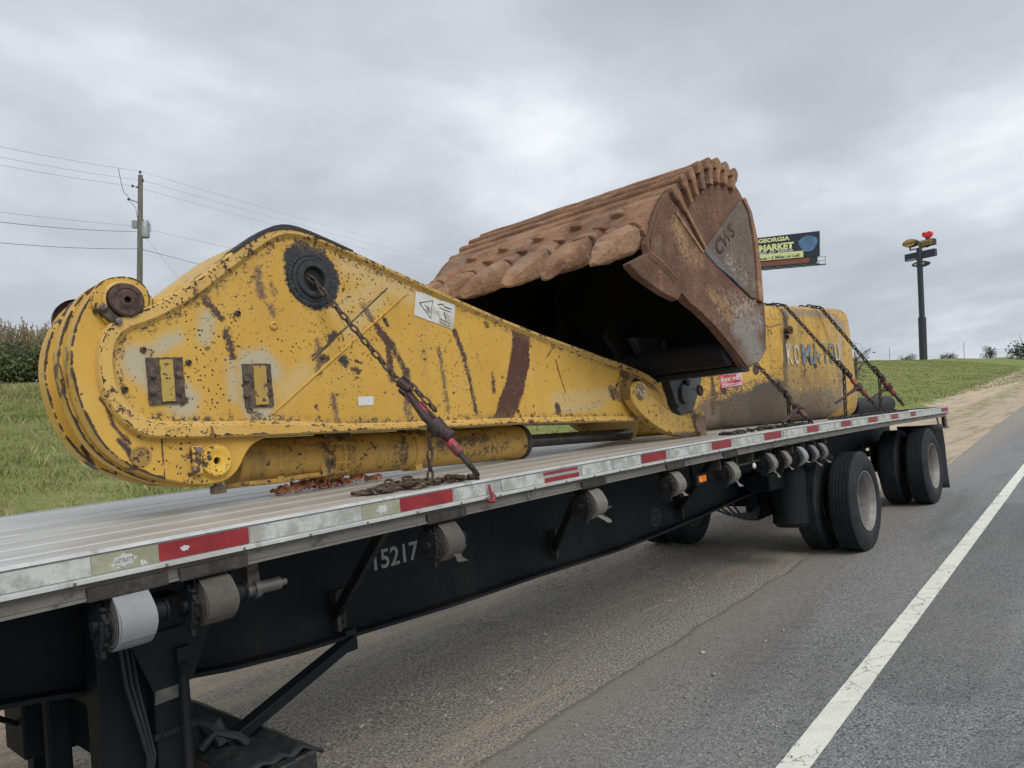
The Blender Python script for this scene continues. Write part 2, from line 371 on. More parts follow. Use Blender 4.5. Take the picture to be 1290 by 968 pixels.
def link_mb(mb, c, t, up, L=.062, W=.040, r=.0065, n=12, k=5):
    t = t.normalized(); up = (up-t*up.dot(t)).normalized(); c = Vector(c); half = (L-W)/2; R = W/2-r; nn = up.cross(t)
    pts = []
    for i in range(n):
        a = 2*pi*i/n; sx = half if cos(a) > 1e-6 else (-half if cos(a) < -1e-6 else 0)
        pts.append((c+t*(cos(a)*R+sx)+up*sin(a)*R, (t*cos(a)+up*sin(a))))
    vs = []; fs = []
    for p, d in pts:
        for j in range(k): b = 2*pi*j/k; vs.append(p+d*cos(b)*r+nn*sin(b)*r)
    for i in range(n):
        for j in range(k): fs.append((i*k+j, i*k+(j+1) % k, ((i+1) % n)*k+(j+1) % k, ((i+1) % n)*k+j))
    mb.add(vs, fs)
def chain_mb(path, L=.062, W=.040, r=.0065, mb=None, rnd=0):
    mb = mb or MB(); P = [Vector(p) for p in path]; step = L-2*r-.004
    seg = [(P[i+1]-P[i]).length for i in range(len(P)-1)]; tot = sum(seg); n = max(1, int(tot/step)); 
    for i in range(n):
        d = (i+.5)*tot/n; j = 0
        while j < len(seg)-1 and d > seg[j]: d -= seg[j]; j += 1
        t = (P[j+1]-P[j]).normalized(); c = P[j]+t*d
        ref = Vector((0, -1, .3)); u = (ref-t*ref.dot(t)).normalized(); v = t.cross(u)
        a = (i % 2)*pi/2+.35+random.uniform(-rnd, rnd); up = u*cos(a)+v*sin(a)
        if rnd: t = (t+Vector((random.uniform(-1, 1), random.uniform(-1, 1), 0))*.25*rnd).normalized()
        link_mb(mb, c, t, up, L, W, r)
    return mb
#GROUND
# ------------------------------------------------------------------ terrain, road
_rx = [-60, -5, 2.55, 7.7, 16.4, 28, 38, 60, 120, 400]; _ry = [.2, .40, .46, .53, .81, 1.5, 2.0, 3.1, 6.2, 20]   # asphalt edge
def road_edge(x): return float(np.interp(x, _rx, _ry))
def line_y(x): return -.86+(x-3.2)*.0300 if x < 20 else -.356+(x-20)*.04
def graded(a, b, h0, grow, c=0.):
    o = [c]; h = h0
    while o[-1] < b: o.append(o[-1]+h); h *= grow
    h = h0; l = [c]
    while l[-1] > a: l.append(l[-1]-h); h *= grow
    return np.array(sorted(set(l[1:]+o)))
xs = graded(-160, 1600, .16, 1.035, 3.0); ys = graded(-160, 700, .16, 1.045, 3.0)
gx, gy = np.meshgrid(xs, ys, indexing='ij'); gz = np.zeros_like(gx)
for j, y in enumerate(ys):
    gz[:, j] = terr(0, float(y))
for i in range(len(xs)):
    for j in range(len(ys)):
        x, y = float(xs[i]), float(ys[j])
        if -10 < y < 0.5: continue
        a = smooth((y-road_edge(x)-.15)/1.2) if y > 0 else 1
        q = mnoise.noise((x*.9, y*1.3, 0))*.018+mnoise.noise((x*.22, y*.8, 5))*.03
        if y > 6: q += mnoise.noise((x*.25, y*.25, 3))*.12*smooth((y-6)/8)+mnoise.noise((x*.03, y*.05, 9))*.5*smooth((y-22)/20)
        gz[i, j] += a*q-.003*a
nx, ny = len(xs), len(ys)
vs = np.stack([gx, gy, gz], -1).reshape(-1, 3); idx = np.arange(nx*ny).reshape(nx, ny)
fs = np.stack([idx[:-1, :-1], idx[1:, :-1], idx[1:, 1:], idx[:-1, 1:]], -1).reshape(-1, 4)
def np_mesh(name, vs, fs, mat, kind=None):
    me = bpy.data.meshes.new(name); me.vertices.add(len(vs)); me.vertices.foreach_set('co', np.asarray(vs, np.float32).ravel())
    k = fs.shape[1]; me.loops.add(fs.size); me.loops.foreach_set('vertex_index', fs.astype(np.int32).ravel())
    me.polygons.add(len(fs)); me.polygons.foreach_set('loop_start', np.arange(0, fs.size, k, dtype=np.int32)); me.update(calc_edges=True); me.validate()
    me.materials.append(mat); o = bpy.data.objects.new(name, me); COL.objects.link(o)
    if kind: o['kind'] = kind
    return o
def ground_mat():
    m = M('roadside_ground', .9, 0, .2); s = m.sep(); x, y = s[0], s[1]
    fine = m.noise(55, 6, .75); med = m.noise(9, 5, .7); big = m.noise(1.1, 5, .6); st = m.noise(3, 6, .65, vec=m.scaled(m.P, .16, 1.5, 1))
    peb = m.voro(75); pebc = m.sep(m.voro(75, out='Color'))[0]; peb2 = m.voro(26)
    # grey gravel (packed, mixed with old asphalt millings)
    g = m.mix(m.step(fine, .41, .60), (.165, .155, .138), (.55, .515, .46)); g = m.mix(m.math('MULTIPLY', m.step(med, .45, .7), .5), g, (.38, .34, .28)); g = m.mix(m.math('MULTIPLY', m.step(m.sep(m.voro(150, out='Color'))[1], .6, .95), .8), g, (.10, .092, .082))
    g = m.mix(m.math('MULTIPLY', m.step(pebc, .72, .92), m.step(peb, .42, .25)), g, (.55, .52, .47))
    # tan dirt
    d = m.mix(m.step(big, .35, .65), (.54, .43, .30), (.45, .35, .245)); d = m.mix(m.step(fine, .52, .72), d, (.27, .215, .16)); d = m.mix(m.math('MULTIPLY', m.step(pebc, .66, .95), .6), d, (.66, .58, .48)); rt = m.noise(2.2, 6, .7, vec=m.scaled(m.P, .10, 1.6, 1)); d = m.mix(m.math('MULTIPLY', m.step(rt, .50, .62), .65), d, (.27, .22, .165)); d = m.mix(m.math('MULTIPLY', m.step(rt, .42, .34), .5), d, (.66, .57, .44))
    # band of tan dust: beyond y~2.4 it takes over, streaked
    near = m.math('ADD', y, m.math('MULTIPLY', m.math('SUBTRACT', st, .5), 3.2))
    f = m.math('MAXIMUM', m.math('MULTIPLY', m.step(near, 2.0, 3.4), 1.0), m.math('MULTIPLY', m.step(st, .50, .68), .55))
    f = m.math('MAXIMUM', f, m.step(x, 9.5, 15))
    c = m.mix(f, g, d)
    # grass boundary: y > 4.2 near, further out the dirt track widens up the hill
    yb = m.math('ADD', 4.15, m.math('MULTIPLY', m.math('MAXIMUM', m.math('SUBTRACT', x, 12), 0), .062))
    jn = m.math('MULTIPLY', m.math('SUBTRACT', m.noise(.8, 6, .7), .5), 2.2)
    gd = m.math('ADD', m.math('SUBTRACT', y, yb), jn)
    gn = m.noise(14, 6, .75); gb = m.noise(.35, 5, .65); ghz = m.noise(1.8, 5, .7, vec=m.scaled(m.P, 1, 1, 1))
    gr = m.mix(m.step(gn, .3, .7), (.12, .15, .040), (.25, .27, .085)); gr = m.mix(m.math('MULTIPLY', m.step(gb, .45, .65), .55), gr, (.29, .285, .12)); gr = m.mix(m.math('MULTIPLY', m.step(ghz, .55, .72), .5), gr, (.36, .32, .18))
    gr = m.mix(m.math('MULTIPLY', m.step(m.noise(.09, 4, .6, vec=m.scaled(m.P, .5, 2, 1)), .5, .62), .4), gr, (.17, .23, .075))
    gf = m.step(gd, -.1, .45)
    # a low strip of weeds on the far dirt
    sy = m.math('SUBTRACT', y, m.math('ADD', 2.2, m.math('MULTIPLY', x, .047))); weeds = m.math('MULTIPLY', m.math('MULTIPLY', m.step(m.math('ABSOLUTE', sy), .8, .25), m.step(x, 24, 40)), m.step(m.noise(1.1, 5, .7), .42, .56))
    gf = m.math('MAXIMUM', gf, m.math('MULTIPLY', weeds, .75))
    gf = m.math('MAXIMUM', gf, m.step(y, -12, -14))
    c = m.mix(gf, c, gr); m.color(c)
    h = m.math('ADD', m.math('MULTIPLY', fine, .6), m.math('MULTIPLY', m.step(peb, .5, .1), .5)); h = m.math('ADD', h, m.math('MULTIPLY', med, .8))
    m.bump(h, .8, .012); return m.m
np_mesh('ground', vs, fs, ground_mat(), 'structure')
def asphalt_mat():
    m = M('weathered_asphalt', .85, 0, .3); s = m.sep()
    a = m.noise(105, 4, .9); v = m.voro(85); vc = m.sep(m.voro(85, out='Color'))[0]; big = m.noise(.5, 5, .6); st = m.noise(1.4, 5, .6, vec=m.scaled(m.P, .22, 1.2, 1))
    c = m.mix(m.step(a, .38, .62), (.105, .104, .107), (.375, .37, .365)); c = m.mix(m.math('MULTIPLY', m.step(vc, .70, .95), m.step(v, .5, .3)), c, (.52, .51, .49))
    c = m.mix(m.math('MULTIPLY', m.step(vc, .25, .05), .7), c, (.05, .05, .052))
    c = m.mix(m.math('MULTIPLY', m.step(big, .4, .7), .25), c, (.31, .30, .285))
    c = m.mix(m.math('MULTIPLY', m.step(st, .48, .70), .45), c, (.125, .123, .123))
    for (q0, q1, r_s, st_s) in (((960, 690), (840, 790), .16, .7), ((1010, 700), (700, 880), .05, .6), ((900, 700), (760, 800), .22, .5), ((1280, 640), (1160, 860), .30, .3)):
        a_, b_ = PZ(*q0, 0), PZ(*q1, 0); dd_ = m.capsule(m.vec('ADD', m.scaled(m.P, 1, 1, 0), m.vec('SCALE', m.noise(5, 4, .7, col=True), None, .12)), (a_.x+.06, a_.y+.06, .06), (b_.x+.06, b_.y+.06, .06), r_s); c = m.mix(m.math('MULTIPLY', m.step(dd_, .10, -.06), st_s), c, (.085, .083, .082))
    # dust creeping over the edge strip
    ed = m.math('SUBTRACT', s[1], m.math('ADD', .30, m.math('MULTIPLY', m.math('SUBTRACT', s[0], 3), .022)))
    c = m.mix(m.math('MULTIPLY', m.step(m.math('ADD', ed, m.math('MULTIPLY', m.math('SUBTRACT', st, .5), .9)), -.55, .30), .70), c, (.33, .295, .245))
    m.color(c); m.bump(m.math('ADD', a, m.math('MULTIPLY', v, -.8)), .7, .006); return m.m
rv = []; rf = []
rxs = graded(-150, 1500, .07, 1.012, 3.0)
for i, x in enumerate(rxs):
    e0 = road_edge(x)+(mnoise.noise((x*2.3, 0, 0))*.05+mnoise.noise((x*9, 3, 0))*.022+mnoise.noise((x*30, 3, 0))*.010)
    base = [-9.5, -4, -1.5, -.5, 0, e0-.06, e0-.012, e0]
    for k_, y in enumerate(base):
        rv.append((x, y, .008 if k_ < 6 else (.006 if k_ == 6 else -.004)))
    if i:
        o_ = (i-1)*8
        for k_ in range(7): rf.append((o_+k_, o_+8+k_, o_+9+k_, o_+k_+1))
np_mesh('road', np.array(rv), np.array(rf), asphalt_mat(), 'structure')
def paint_mat():
    m = M('road_paint', .75, 0, .3)
    n = m.noise(90, 4, .8); c = m.mix(m.step(m.noise(5, 5, .7), .4, .7), (.86, .86, .77), (.74, .73, .64)); c = m.mix(m.step(n, .57, .66), c, (.36, .355, .34))
    s = m.sep(); ck = m.voro(4.2, vec=m.vec('ADD', m.scaled(m.P, 1, 1, 1), m.vec('SCALE', m.noise(7, 4, .7, col=True), None, .25)), feature='DISTANCE_TO_EDGE')
    c = m.mix(m.math('MULTIPLY', m.step(ck, .014, .004), m.step(m.noise(2.1, 3, .5), .40, .5)), c, (.06, .06, .06))
    m.color(c); m.bump(n, .5, .004); return m.m
lv = []; lf = []
for i, x in enumerate(rxs):
    y = line_y(x)
    lv += [(x, y-.065+mnoise.noise((x*8, 1, 0))*.005, .0125), (x, y+.065+mnoise.noise((x*8, 9, 0))*.005, .0125)]
    if i: lf.append((2*i-2, 2*i, 2*i+1, 2*i-1))
np_mesh('edge_line', np.array(lv), np.array(lf), paint_mat(), 'structure')
# loose stones on the shoulder
def stones():
    t = (1+sqrt(5))/2; iv = np.array([(-1, t, 0), (1, t, 0), (-1, -t, 0), (1, -t, 0), (0, -1, t), (0, 1, t), (0, -1, -t), (0, 1, -t), (t, 0, -1), (t, 0, 1), (-t, 0, -1), (-t, 0, 1)])/1.9
    fi = np.array([(0, 11, 5), (0, 5, 1), (0, 1, 7), (0, 7, 10), (0, 10, 11), (1, 5, 9), (5, 11, 4), (11, 10, 2), (10, 7, 6), (7, 1, 8), (3, 9, 4), (3, 4, 2), (3, 2, 6), (3, 6, 8), (3, 8, 9), (4, 9, 5), (2, 4, 11), (6, 2, 10), (8, 6, 7), (9, 8, 1)])
    n = 26000; X = 1+rng.gamma(1.8, 2.6, n); Y = np.interp(X, _rx, _ry)+.02+rng.gamma(2.2, .8, n); Y = np.where(rng.random(n) < .07, Y-rng.random(n)*1.6, Y)
    S = rng.uniform(.0025, .0095, n)*np.where(rng.random(n) < .05, 2.0, 1); V = []
    a = rng.uniform(0, 2*pi, n); ca, sa = np.cos(a), np.sin(a); sq = rng.uniform(.5, 1.2, (n, 3)); sq[:, 2] *= .6
    P = iv[None]*sq[:, None, :]*(1+rng.uniform(-.2, .2, (n, 12, 1))); px_ = P[..., 0]*ca[:, None]-P[..., 1]*sa[:, None]; py_ = P[..., 0]*sa[:, None]+P[..., 1]*ca[:, None]
    Zg = np.array([terr(0, float(y)) for y in Y])+np.where(Y < np.interp(X, _rx, _ry), .014, -.004)
    W = np.stack([px_*S[:, None]+X[:, None], py_*S[:, None]+Y[:, None], P[..., 2]*S[:, None]+Zg[:, None]], -1).reshape(-1, 3)
    Fc = (fi[None]+np.arange(n)[:, None, None]*12).reshape(-1, 3)
    m = M('loose_stone', .85, 0, .3); m.color(m.mix(m.step(m.noise(9, 4, .8), .35, .65), (.24, .215, .185), (.55, .50, .43)))
    o = np_mesh('gravel', W, Fc, m.m, 'stuff'); tag(o, 'loose pale gravel scattered over the dirt shoulder beneath the flatbed', 'gravel')
stones()
# grass blades on the bank
def grass_mat():
    m = M('grass_blade', .7, 0, .25); n = m.noise(.6, 5, .7); n2 = m.noise(7, 4, .7)
    c = m.mix(m.step(n2, .35, .65), (.105, .135, .034), (.235, .26, .08)); c = m.mix(m.math('MULTIPLY', m.step(n, .45, .66), .7), c, (.33, .30, .14)); c = m.mix(m.math('MULTIPLY', m.step(m.noise(.35, 4, .6), .48, .62), .5), c, (.07, .11, .03)); c = m.mix(m.math('MULTIPLY', m.step(m.noise(2.2, 4, .7), .56, .7), .45), c, (.40, .36, .20)); m.color(c)
    return m.m
GRASS = grass_mat()
def blades(name, n, xr, yr, h, wd, label, bias=1.0, ytop=None):
    X = rng.uniform(*xr, n); Y = yr[0]+(yr[1]-yr[0])*rng.random(n)**bias
    Zg = np.array([terr(0, float(y))+mnoise.noise((x*.25, y*.25, 3))*.12*smooth((y-6)/8) for x, y in zip(X, Y)])-.02
    cl = np.array([mnoise.noise((x*1.3, y*1.3, 0)) for x, y in zip(X, Y)])
    H = h*rng.uniform(.5, 1.3, n)*(1+.9*cl); a = rng.uniform(0, pi, n); w_ = wd*rng.uniform(.6, 1.3, n); ln = rng.normal(0, .45, (n, 2))*H[:, None]
    A = np.stack([X-np.cos(a)*w_, Y-np.sin(a)*w_, Zg], -1); B = np.stack([X+np.cos(a)*w_, Y+np.sin(a)*w_, Zg], -1); T = np.stack([X+ln[:, 0], Y+ln[:, 1], Zg+H], -1)
    V = np.stack([A, B, T], 1).reshape(-1, 3); Fc = np.arange(3*n).reshape(-1, 3)
    o = np_mesh(name, V, Fc, GRASS, 'stuff'); tag(o, label, 'grass')
blades('grass', 90000, (1.5, 12), (4.3, 27), .085, .010, 'short green grass on the bank behind the yellow boom', .8)
def stalks(n, xr, yr, label):
    mb = MB()
    for _ in range(n):
        x = random.uniform(*xr); y = random.uniform(*yr); 
        if mnoise.noise((x*.5, y*.5, 2)) < -.05: continue
        z = terr(x, y)-.02; h = random.uniform(.12, .30); a = random.uniform(0, pi); w3 = random.uniform(.004, .010); l = Vector((random.gauss(0, .3), random.gauss(0, .3), 0))*h
        p = Vector((x, y, z)); d = Vector((cos(a), sin(a), 0))*w3; mb.add([p-d, p+d, p+l*.4+UP*h*.6+d*.6, p+l+UP*h], [(0, 1, 2), (0, 2, 3)])
    o = mb.build('grass', REEDG, None, smooth_=0, merge=False); o['kind'] = 'stuff'; tag(o, label, 'grass')
REEDG = simple('dead_stalk', (.33, .28, .15), .8, 0, .4, 1.5, 0)
stalks(5200, (1.5, 12), (4.4, 26), 'taller straw-coloured dead stalks in the green bank behind the boom')
blades('grass', 60000, (16, 150), (6.6, 30), .075, .04, 'rough green grass on the hill right of the yellow counterweight', 1.1)

# ------------------------------------------------------------------ hedge, reeds, trees
def leafmat(name, a, b, c_=None):
    m = M(name, .75, 0, .2); c = m.mix(m.step(m.noise(1.6, 5, .7), .35, .65), a, b)
    if c_: c = m.mix(m.math('MULTIPLY', m.step(m.noise(.7, 4, .7), .55, .68), .7), c, c_)
    m.color(c); return m.m
LEAF = leafmat('hedge_leaf', (.05, .062, .026), (.13, .15, .06), (.22, .20, .12)); PINE = leafmat('dark_crown', (.018, .028, .014), (.05, .065, .03)); TWIG = simple('bare_twig', (.12, .095, .075), .8, 0, .3, 5, .1)
REED = leafmat('dried_reed', (.19, .155, .095), (.31, .26, .16), (.13, .115, .065)); BARK = simple('grey_bark', (.10, .085, .07), .9, 0, .3, 4, .3)
def leafcloud(mb, c, rad, n, sz, squash=(1, 1, 1)):
    c = Vector(c)
    for _ in range(n):
        d = Vector((random.gauss(0, 1), random.gauss(0, 1), random.gauss(0, 1))).normalized()*rad*random.random()**.45; d = Vector((d.x*squash[0], d.y*squash[1], d.z*squash[2]))
        p = c+d; a = Vector((random.gauss(0, 1), random.gauss(0, 1), random.gauss(0, 1))).normalized(); b = a.orthogonal().normalized(); s_ = sz*random.uniform(.5, 1.4)
        mb.add([p-a*s_, p+b*s_*.6, p+a*s_, p-b*s_*.6], [(0, 1, 2, 3)])
def hedge_at(px, yw):                                       # one shrub mass of the row behind the left bank
    b = PD(px, 500, 1); D = ray(px, 500); t = (yw-CAM.y)/D.y; b = CAM+D*t; g = terr(b.x, b.y)-.3
    r = thing('hedge_shrub', (b.x, b.y, g), '', 'shrub', 'shrubs in the scrub row behind the grass bank')
    mb = MB(); H = random.uniform(1.25, 1.5)
    for k in range(9): leafcloud(mb, (b.x+random.uniform(-1.1, 1.1), b.y+random.uniform(-.8, .8), g+random.uniform(.2, H)), random.uniform(.5, .75), 420, .065)
    mb.build('crown', LEAF, r, smooth_=0, merge=False)
    tr = MB(); 
    for k in range(5): tr.tube([(b.x+k*.1-.2, b.y, g), (b.x+random.uniform(-.8, .8), b.y+random.uniform(-.4, .4), g+1.6)], [.04, .012], 5)
    tr.build('trunk', BARK, r)
    return r
hl = ['dark shrub in the scrub row at the far left frame edge', 'dark shrub in the scrub row beside the one at the frame edge', 'dark shrub in the scrub row just left of the yellow boom', 'dark shrub of the scrub row mostly hidden behind the yellow boom lug']
for i, px in enumerate((-34, 2, 34, 68)):
    hedge_at(px, 29+random.uniform(-.6, .6))['label'] = hl[i]
def reeds(px0, px1, yw, n, label):
    D = ray((px0+px1)/2, 470); b = CAM+D*((yw-CAM.y)/D.y); g = terr(b.x, b.y)-.2
    mb = MB()
    for _ in range(n):
        px = random.uniform(px0, px1); D = ray(px, 470); p = CAM+D*((yw+random.uniform(-1, 1)-CAM.y)/D.y); p.z = g
        h = random.gauss(1.95, .18)*(1+.10*mnoise.noise((px*.12, 0, 0))); l = Vector((random.gauss(0, .12), random.gauss(0, .12), 0)); q = p+UP*h+l
        mb.tube([p+UP*1.2, p+UP*h*.8+l*.5, q], [.008, .006, .003], 3, False)
        for k in range(7):                                  # feathery seed head
            t = .78+.22*k/6; c = p+UP*h*t+l*t; dd = Vector((random.gauss(0, 1), random.gauss(0, 1), .9)).normalized(); s_ = .10*(1.15-abs(t-.9)*4)
            mb.add([c, c+dd*s_+UP*.03, c+dd*s_*.3+UP*.14], [(0, 1, 2)])
    o = mb.build('dried_reeds', REED, None, smooth_=0, merge=False); o['kind'] = 'stuff'; tag(o, label, 'reeds')
reeds(-40, 80, 30.5, 420, 'dried brown reeds with feathery heads above the scrub at left')
def far_tree(px, pyt, X, w_, label, kind='dense', crownfrac=.75):
    D = ray(px, 447); p = CAM+D*((X-CAM.x)/D.x); g = terr(p.x, p.y)-.5; top = CAM+ray(px, pyt)*((p-CAM).dot(F_)); H = (top-Vector((p.x, p.y, g))).dot(UP)
    r = thing('broadleaf_tree' if kind == 'dense' else 'bare_tree', (p.x, p.y, g), label, 'tree'); base = Vector((p.x, p.y, g))
    t = MB(); t.tube([base, base+UP*H*.5, base+UP*H*.9], [w_*.035, w_*.025, w_*.008], 6)
    for k in range(7 if kind == 'dense' else 26):
        a = random.uniform(0, 2*pi); z0 = random.uniform(.1 if kind != 'dense' else .3, .7); o0 = base+UP*H*z0; t.tube([o0, o0+Vector((cos(a), sin(a), random.uniform(.5, 1.3)))*w_*.35], [w_*.012, w_*.004], 4)
    t.build('trunk', BARK if kind == 'dense' else TWIG, r)
    c = MB()
    for k in range(10): leafcloud(c, base+UP*H*random.uniform(1-crownfrac, .92)+Vector((random.gauss(0, .22)*w_, random.gauss(0, .22)*w_, 0)), w_*.26, 90 if kind == 'dense' else 14, w_*.035)
    c.build('crown', PINE if kind == 'dense' else TWIG, r, smooth_=0, merge=False)
far_tree(1290, 429, 230, 8.5, 'dark full tree at the right frame edge above the hill')
far_tree(1247, 437, 240, 4.6, 'small round-topped tree alone on the hill crest at right')
far_tree(1196, 446.3, 235, 4.5, 'low dark treetop just over the crest right of the sign pole')
far_tree(1140, 448.6, 215, 4.0, 'low treetop over the crest just left of the sign pole')
far_tree(1074, 439, 60, 3.4, 'thin bare bush on the grass right behind the counterweight', 'bare', .9)

# ------------------------------------------------------------------ utility pole and wires
WOOD = simple('weathered_pole_wood', (.17, .155, .135), .85, 0, .3, 3, .3, (.11, .12, .09), (.5, .7), (3, 3, .3)); GREYM = simple('grey_transformer', (.30, .33, .34), .5, .2, .15, 4, .05); WIRE = simple('dark_cable', (.13, .14, .15), .6, .2, .2, 3, 0); PORC = simple('dark_insulator', (.06, .055, .06), .4, 0, .2, 3, 0)
TP = 41.; ptop = PD(177, 221, TP); s_ = PD(176.4, 470, TP); L_ = (ptop-s_).length; ground_z = terr(s_.x, s_.y)
pb = ptop-UP*((ptop.z-ground_z+.5)/UP.z)
pole = thing('utility_pole', pb, 'weathered wooden utility pole with grey transformer behind the yellow boom', 'utility pole')
MB().tube([pb, pb+(ptop-pb)*.5, ptop], [.17, .155, .125], 12).build('shaft', WOOD, pole)
side = R_.copy(); side = (side-UP*side.dot(UP)).normalized(); fwd = UP.cross(side)
def PP(px, py): return PD(px, py, TP)
tr = MB().lathe([(0, .01), (0, .24), (.05, .25), (.85, .25), (.9, .22), (.93, .01)], PP(182.5, 299.5), UP, 16).build('transformer', GREYM, pole)
MB().tube([PP(185, 282), PP(186, 278)], .045, 6).tube([PP(181, 282), PP(180.5, 277)], .045, 6).build('bushing', PORC, tr)
MB().box(PP(170.5, 283), (.30, .22, .42), (side, fwd, UP)).build('junction_box', GREYM, pole)
for (px, py, s2) in ((176.5, 217, 1), (180, 227.5, .9), (167, 234.5, .9), (173.5, 236, .8), (162, 251, 1)):
    MB().lathe([(-.09*s2, .03), (-.05, .075*s2), (0, .05), (.04, .08*s2), (.08*s2, .03)], PP(px, py), UP, 8).build('insulator', PORC, pole)
MB().bar(PP(176, 240), PP(180, 227.5), .05, .05).bar(PP(176, 238), PP(167, 234.5), .04, .04).bar(PP(176, 256), PP(162, 251), .05, .05).build('bracket', WIRE, pole)
MB().tube([PP(161, 247), PP(156, 243), PP(153, 232), PP(149, 212)], .018, 4).tube([PP(164, 254), PP(171, 262), PP(174, 280)], .015, 4).tube([PP(186, 282), PP(190, 284), PP(190, 292), PP(184, 293)], .015, 4).build('jumper_wire', WIRE, pole)
def wire(pts, r, label, sag=0):
    # pts: (px, py, depth) stations; the cable is strung between them in space
    P = []
    for i in range(len(pts)-1):
        a, b = PD(*pts[i]), PD(*pts[i+1])
        for k in range(10): t = k/10; P.append(a.lerp(b, t)-UP*sag*4*t*(1-t))
    P.append(PD(*pts[-1])); o = MB().tube(P, r, 5).build('power_line', WIRE); tag(o, label, 'power line', 'lines strung on the utility pole')
wire([(-60, 172, 30), (177, 216, TP), (470, 300, 100), (660, 342, 170)], .006, 'topmost thin power line passing the very top of the pole', .1)
wire([(-60, 186, 30), (180, 227.5, TP), (470, 308, 100), (660, 352, 170)], .006, 'second thin power line from the pole top', .1)
wire([(-60, 196, 30), (167, 234.5, TP), (470, 316, 100), (660, 360, 170)], .006, 'third thin power line tied left of the pole top', .1)
wire([(-60, 260, 30), (170, 285, TP), (190, 290, TP), (470, 352, 90)], .006, 'faint grey wire reaching the pole at the junction box', .05)
wire([(-60, 272, 31), (172, 292, TP)], .013, 'thick dark cable meeting the pole level with the transformer', .15)
wire([(-60, 300, 31), (176, 313.5, TP), (420, 372, 80)], .013, 'lowest thick dark cable crossing the pole below the transformer', .15)
wire([(185, 301, TP), (232, 360, TP-1), (300, 450, TP-2)], .006, 'slanting guy wire running down right from the transformer', 0)

# ------------------------------------------------------------------ billboard and sign pole
def plain(name, col, rough=.5): return simple(name, col, rough, 0, .06, 2, 0)
NAVY = plain('billboard_navy', (.020, .028, .052)); CREAM = plain('pale_yellow_print', (.72, .74, .36)); BLUEP = simple('pale_blue_print', (.10, .20, .36), .5, 0, .3, .5, 0); RUSTC = plain('rust_red_trim', (.24, .085, .045)); DARKS = plain('dark_sign_metal', (.030, .034, .045)); WHITEP = plain('white_print', (.7, .72, .75))
TB = 105.; c0 = PD(930, 312.5, TB); rd = (PD(1031, 309.5, TB-3)-PD(880, 343, TB+4)); 
bx = (PD(1031.5, 291.5, TB-2)-PD(900, 306.5, TB+6)).normalized(); bz = UP.copy(); bz = (bz-bx*bz.dot(bx)).normalized(); by = bx.cross(bz)
if by.dot(F_) < 0: by = -by
tr_ = PD(1032, 291, TB-2); pm = TB/FPX; Wb = 15.5; Hb = 31*pm
bc = tr_-bx*Wb/2-bz*Hb/2
bdir = by
bpole_top = bc-bz*Hb*.5+by*.6-bx*2; gz0 = terr(bc.x, bc.y)
bb = thing('billboard', bpole_top-UP*((bpole_top.z-gz0+1)/UP.z), 'dark roadside billboard reading Georgia Market behind the bucket', 'billboard')
MB().box(bc+by*.3, (Wb, .5, Hb), (bx, by, bz)).build('panel', NAVY, bb)
MB().box(bc-bz*(Hb*.5+.42)+by*.3, (Wb-.9, .4, .75), (bx, by, bz)).build('apron', RUSTC, bb)
MB().box(bc+bx*(Wb*.5-.8)-bz*(Hb*.5+.42)+by*.3, (1.0, .45, .8), (bx, by, bz)).box(bc-bz*(Hb*.5+.95)+by*.3, (Wb-.9, .5, .35), (bx, by, bz)).build('frame', DARKS, bb)
cwm = MB(); b0 = bc-bz*(Hb*.5+1.55)-by*1.3
cwm.bar(b0-bx*Wb/2, b0+bx*(Wb/2+1.1), .12, .12)
for k in range(10): q = b0-bx*Wb/2+bx*Wb*k/9; cwm.bar(q, q+by*1.6+bz*.8, .06, .06); cwm.box(q-by*.2+bz*.15, (.5, .3, .18), (bx, by, bz))
for k in range(3): q = b0+bx*(Wb/2+1.0)+bz*(.1+.5*k); cwm.bar(q, q-bx*1.1, .05, .05)
cwm.bar(b0+bx*(Wb/2+1.0), b0+bx*(Wb/2+1.0)+bz*1.2, .05, .05)
cwm.build('catwalk', simple('galvanised_catwalk', (.12, .125, .13), .5, .4, .2, 3, 0), bb)
MB().tube([bb.location, bpole_top], .45, 14).build('column', DARKS, bb)
def bt(px, py): # pixel on the billboard face
    D = ray(px, py); n_ = by; t = (bc-by*.0-CAM).dot(n_)/D.dot(n_); return CAM+D*t
def btext(name, s, px0, px1, py, size, mat, bold=.02, shear=0):
    a = bt(px0, py[0]); b = bt(px1, py[1]); o = text(name, s, mat, bb, (0, 0, 0), bx, bz, 1, .0, bold, shear)
    me = o.data; O = (a+b)/2; mx_ = max((v.co.dot(bx) for v in me.vertices)); mn = min((v.co.dot(bx) for v in me.vertices)); sx = (b-a).dot(bx)/(mx_-mn)
    for v in me.vertices: v.co = O+bx*(v.co.dot(bx)*sx-(mx_+mn)/2*sx)+bz*v.co.dot(bz)*size-by*.03
    return o
btext('lettering', 'WEST GEORGIA', 929, 995, (306.5, 301.5), .80, CREAM, .05)
btext('lettering', 'FLEA MARKET', 930, 1000, (316.5, 310), 1.25, CREAM, .06)
btext('lettering', 'Sat. and Sun. Rain or Shine', 905, 999, (323.5, 316.5), .55, WHITEP, .02, .2)
pa = bt(905, 330); pb_ = bt(1012, 320)
MB().box((pa+pb_)/2-by*.02, ((pb_-pa).length, .02, .95), ((pb_-pa).normalized(), by, bz)).build('stripe', CREAM, bb)
btext('lettering', 'Farmers Antiques • 2 Miles on Left', 926, 1008, (330.5, 321), .62, NAVY, .03)
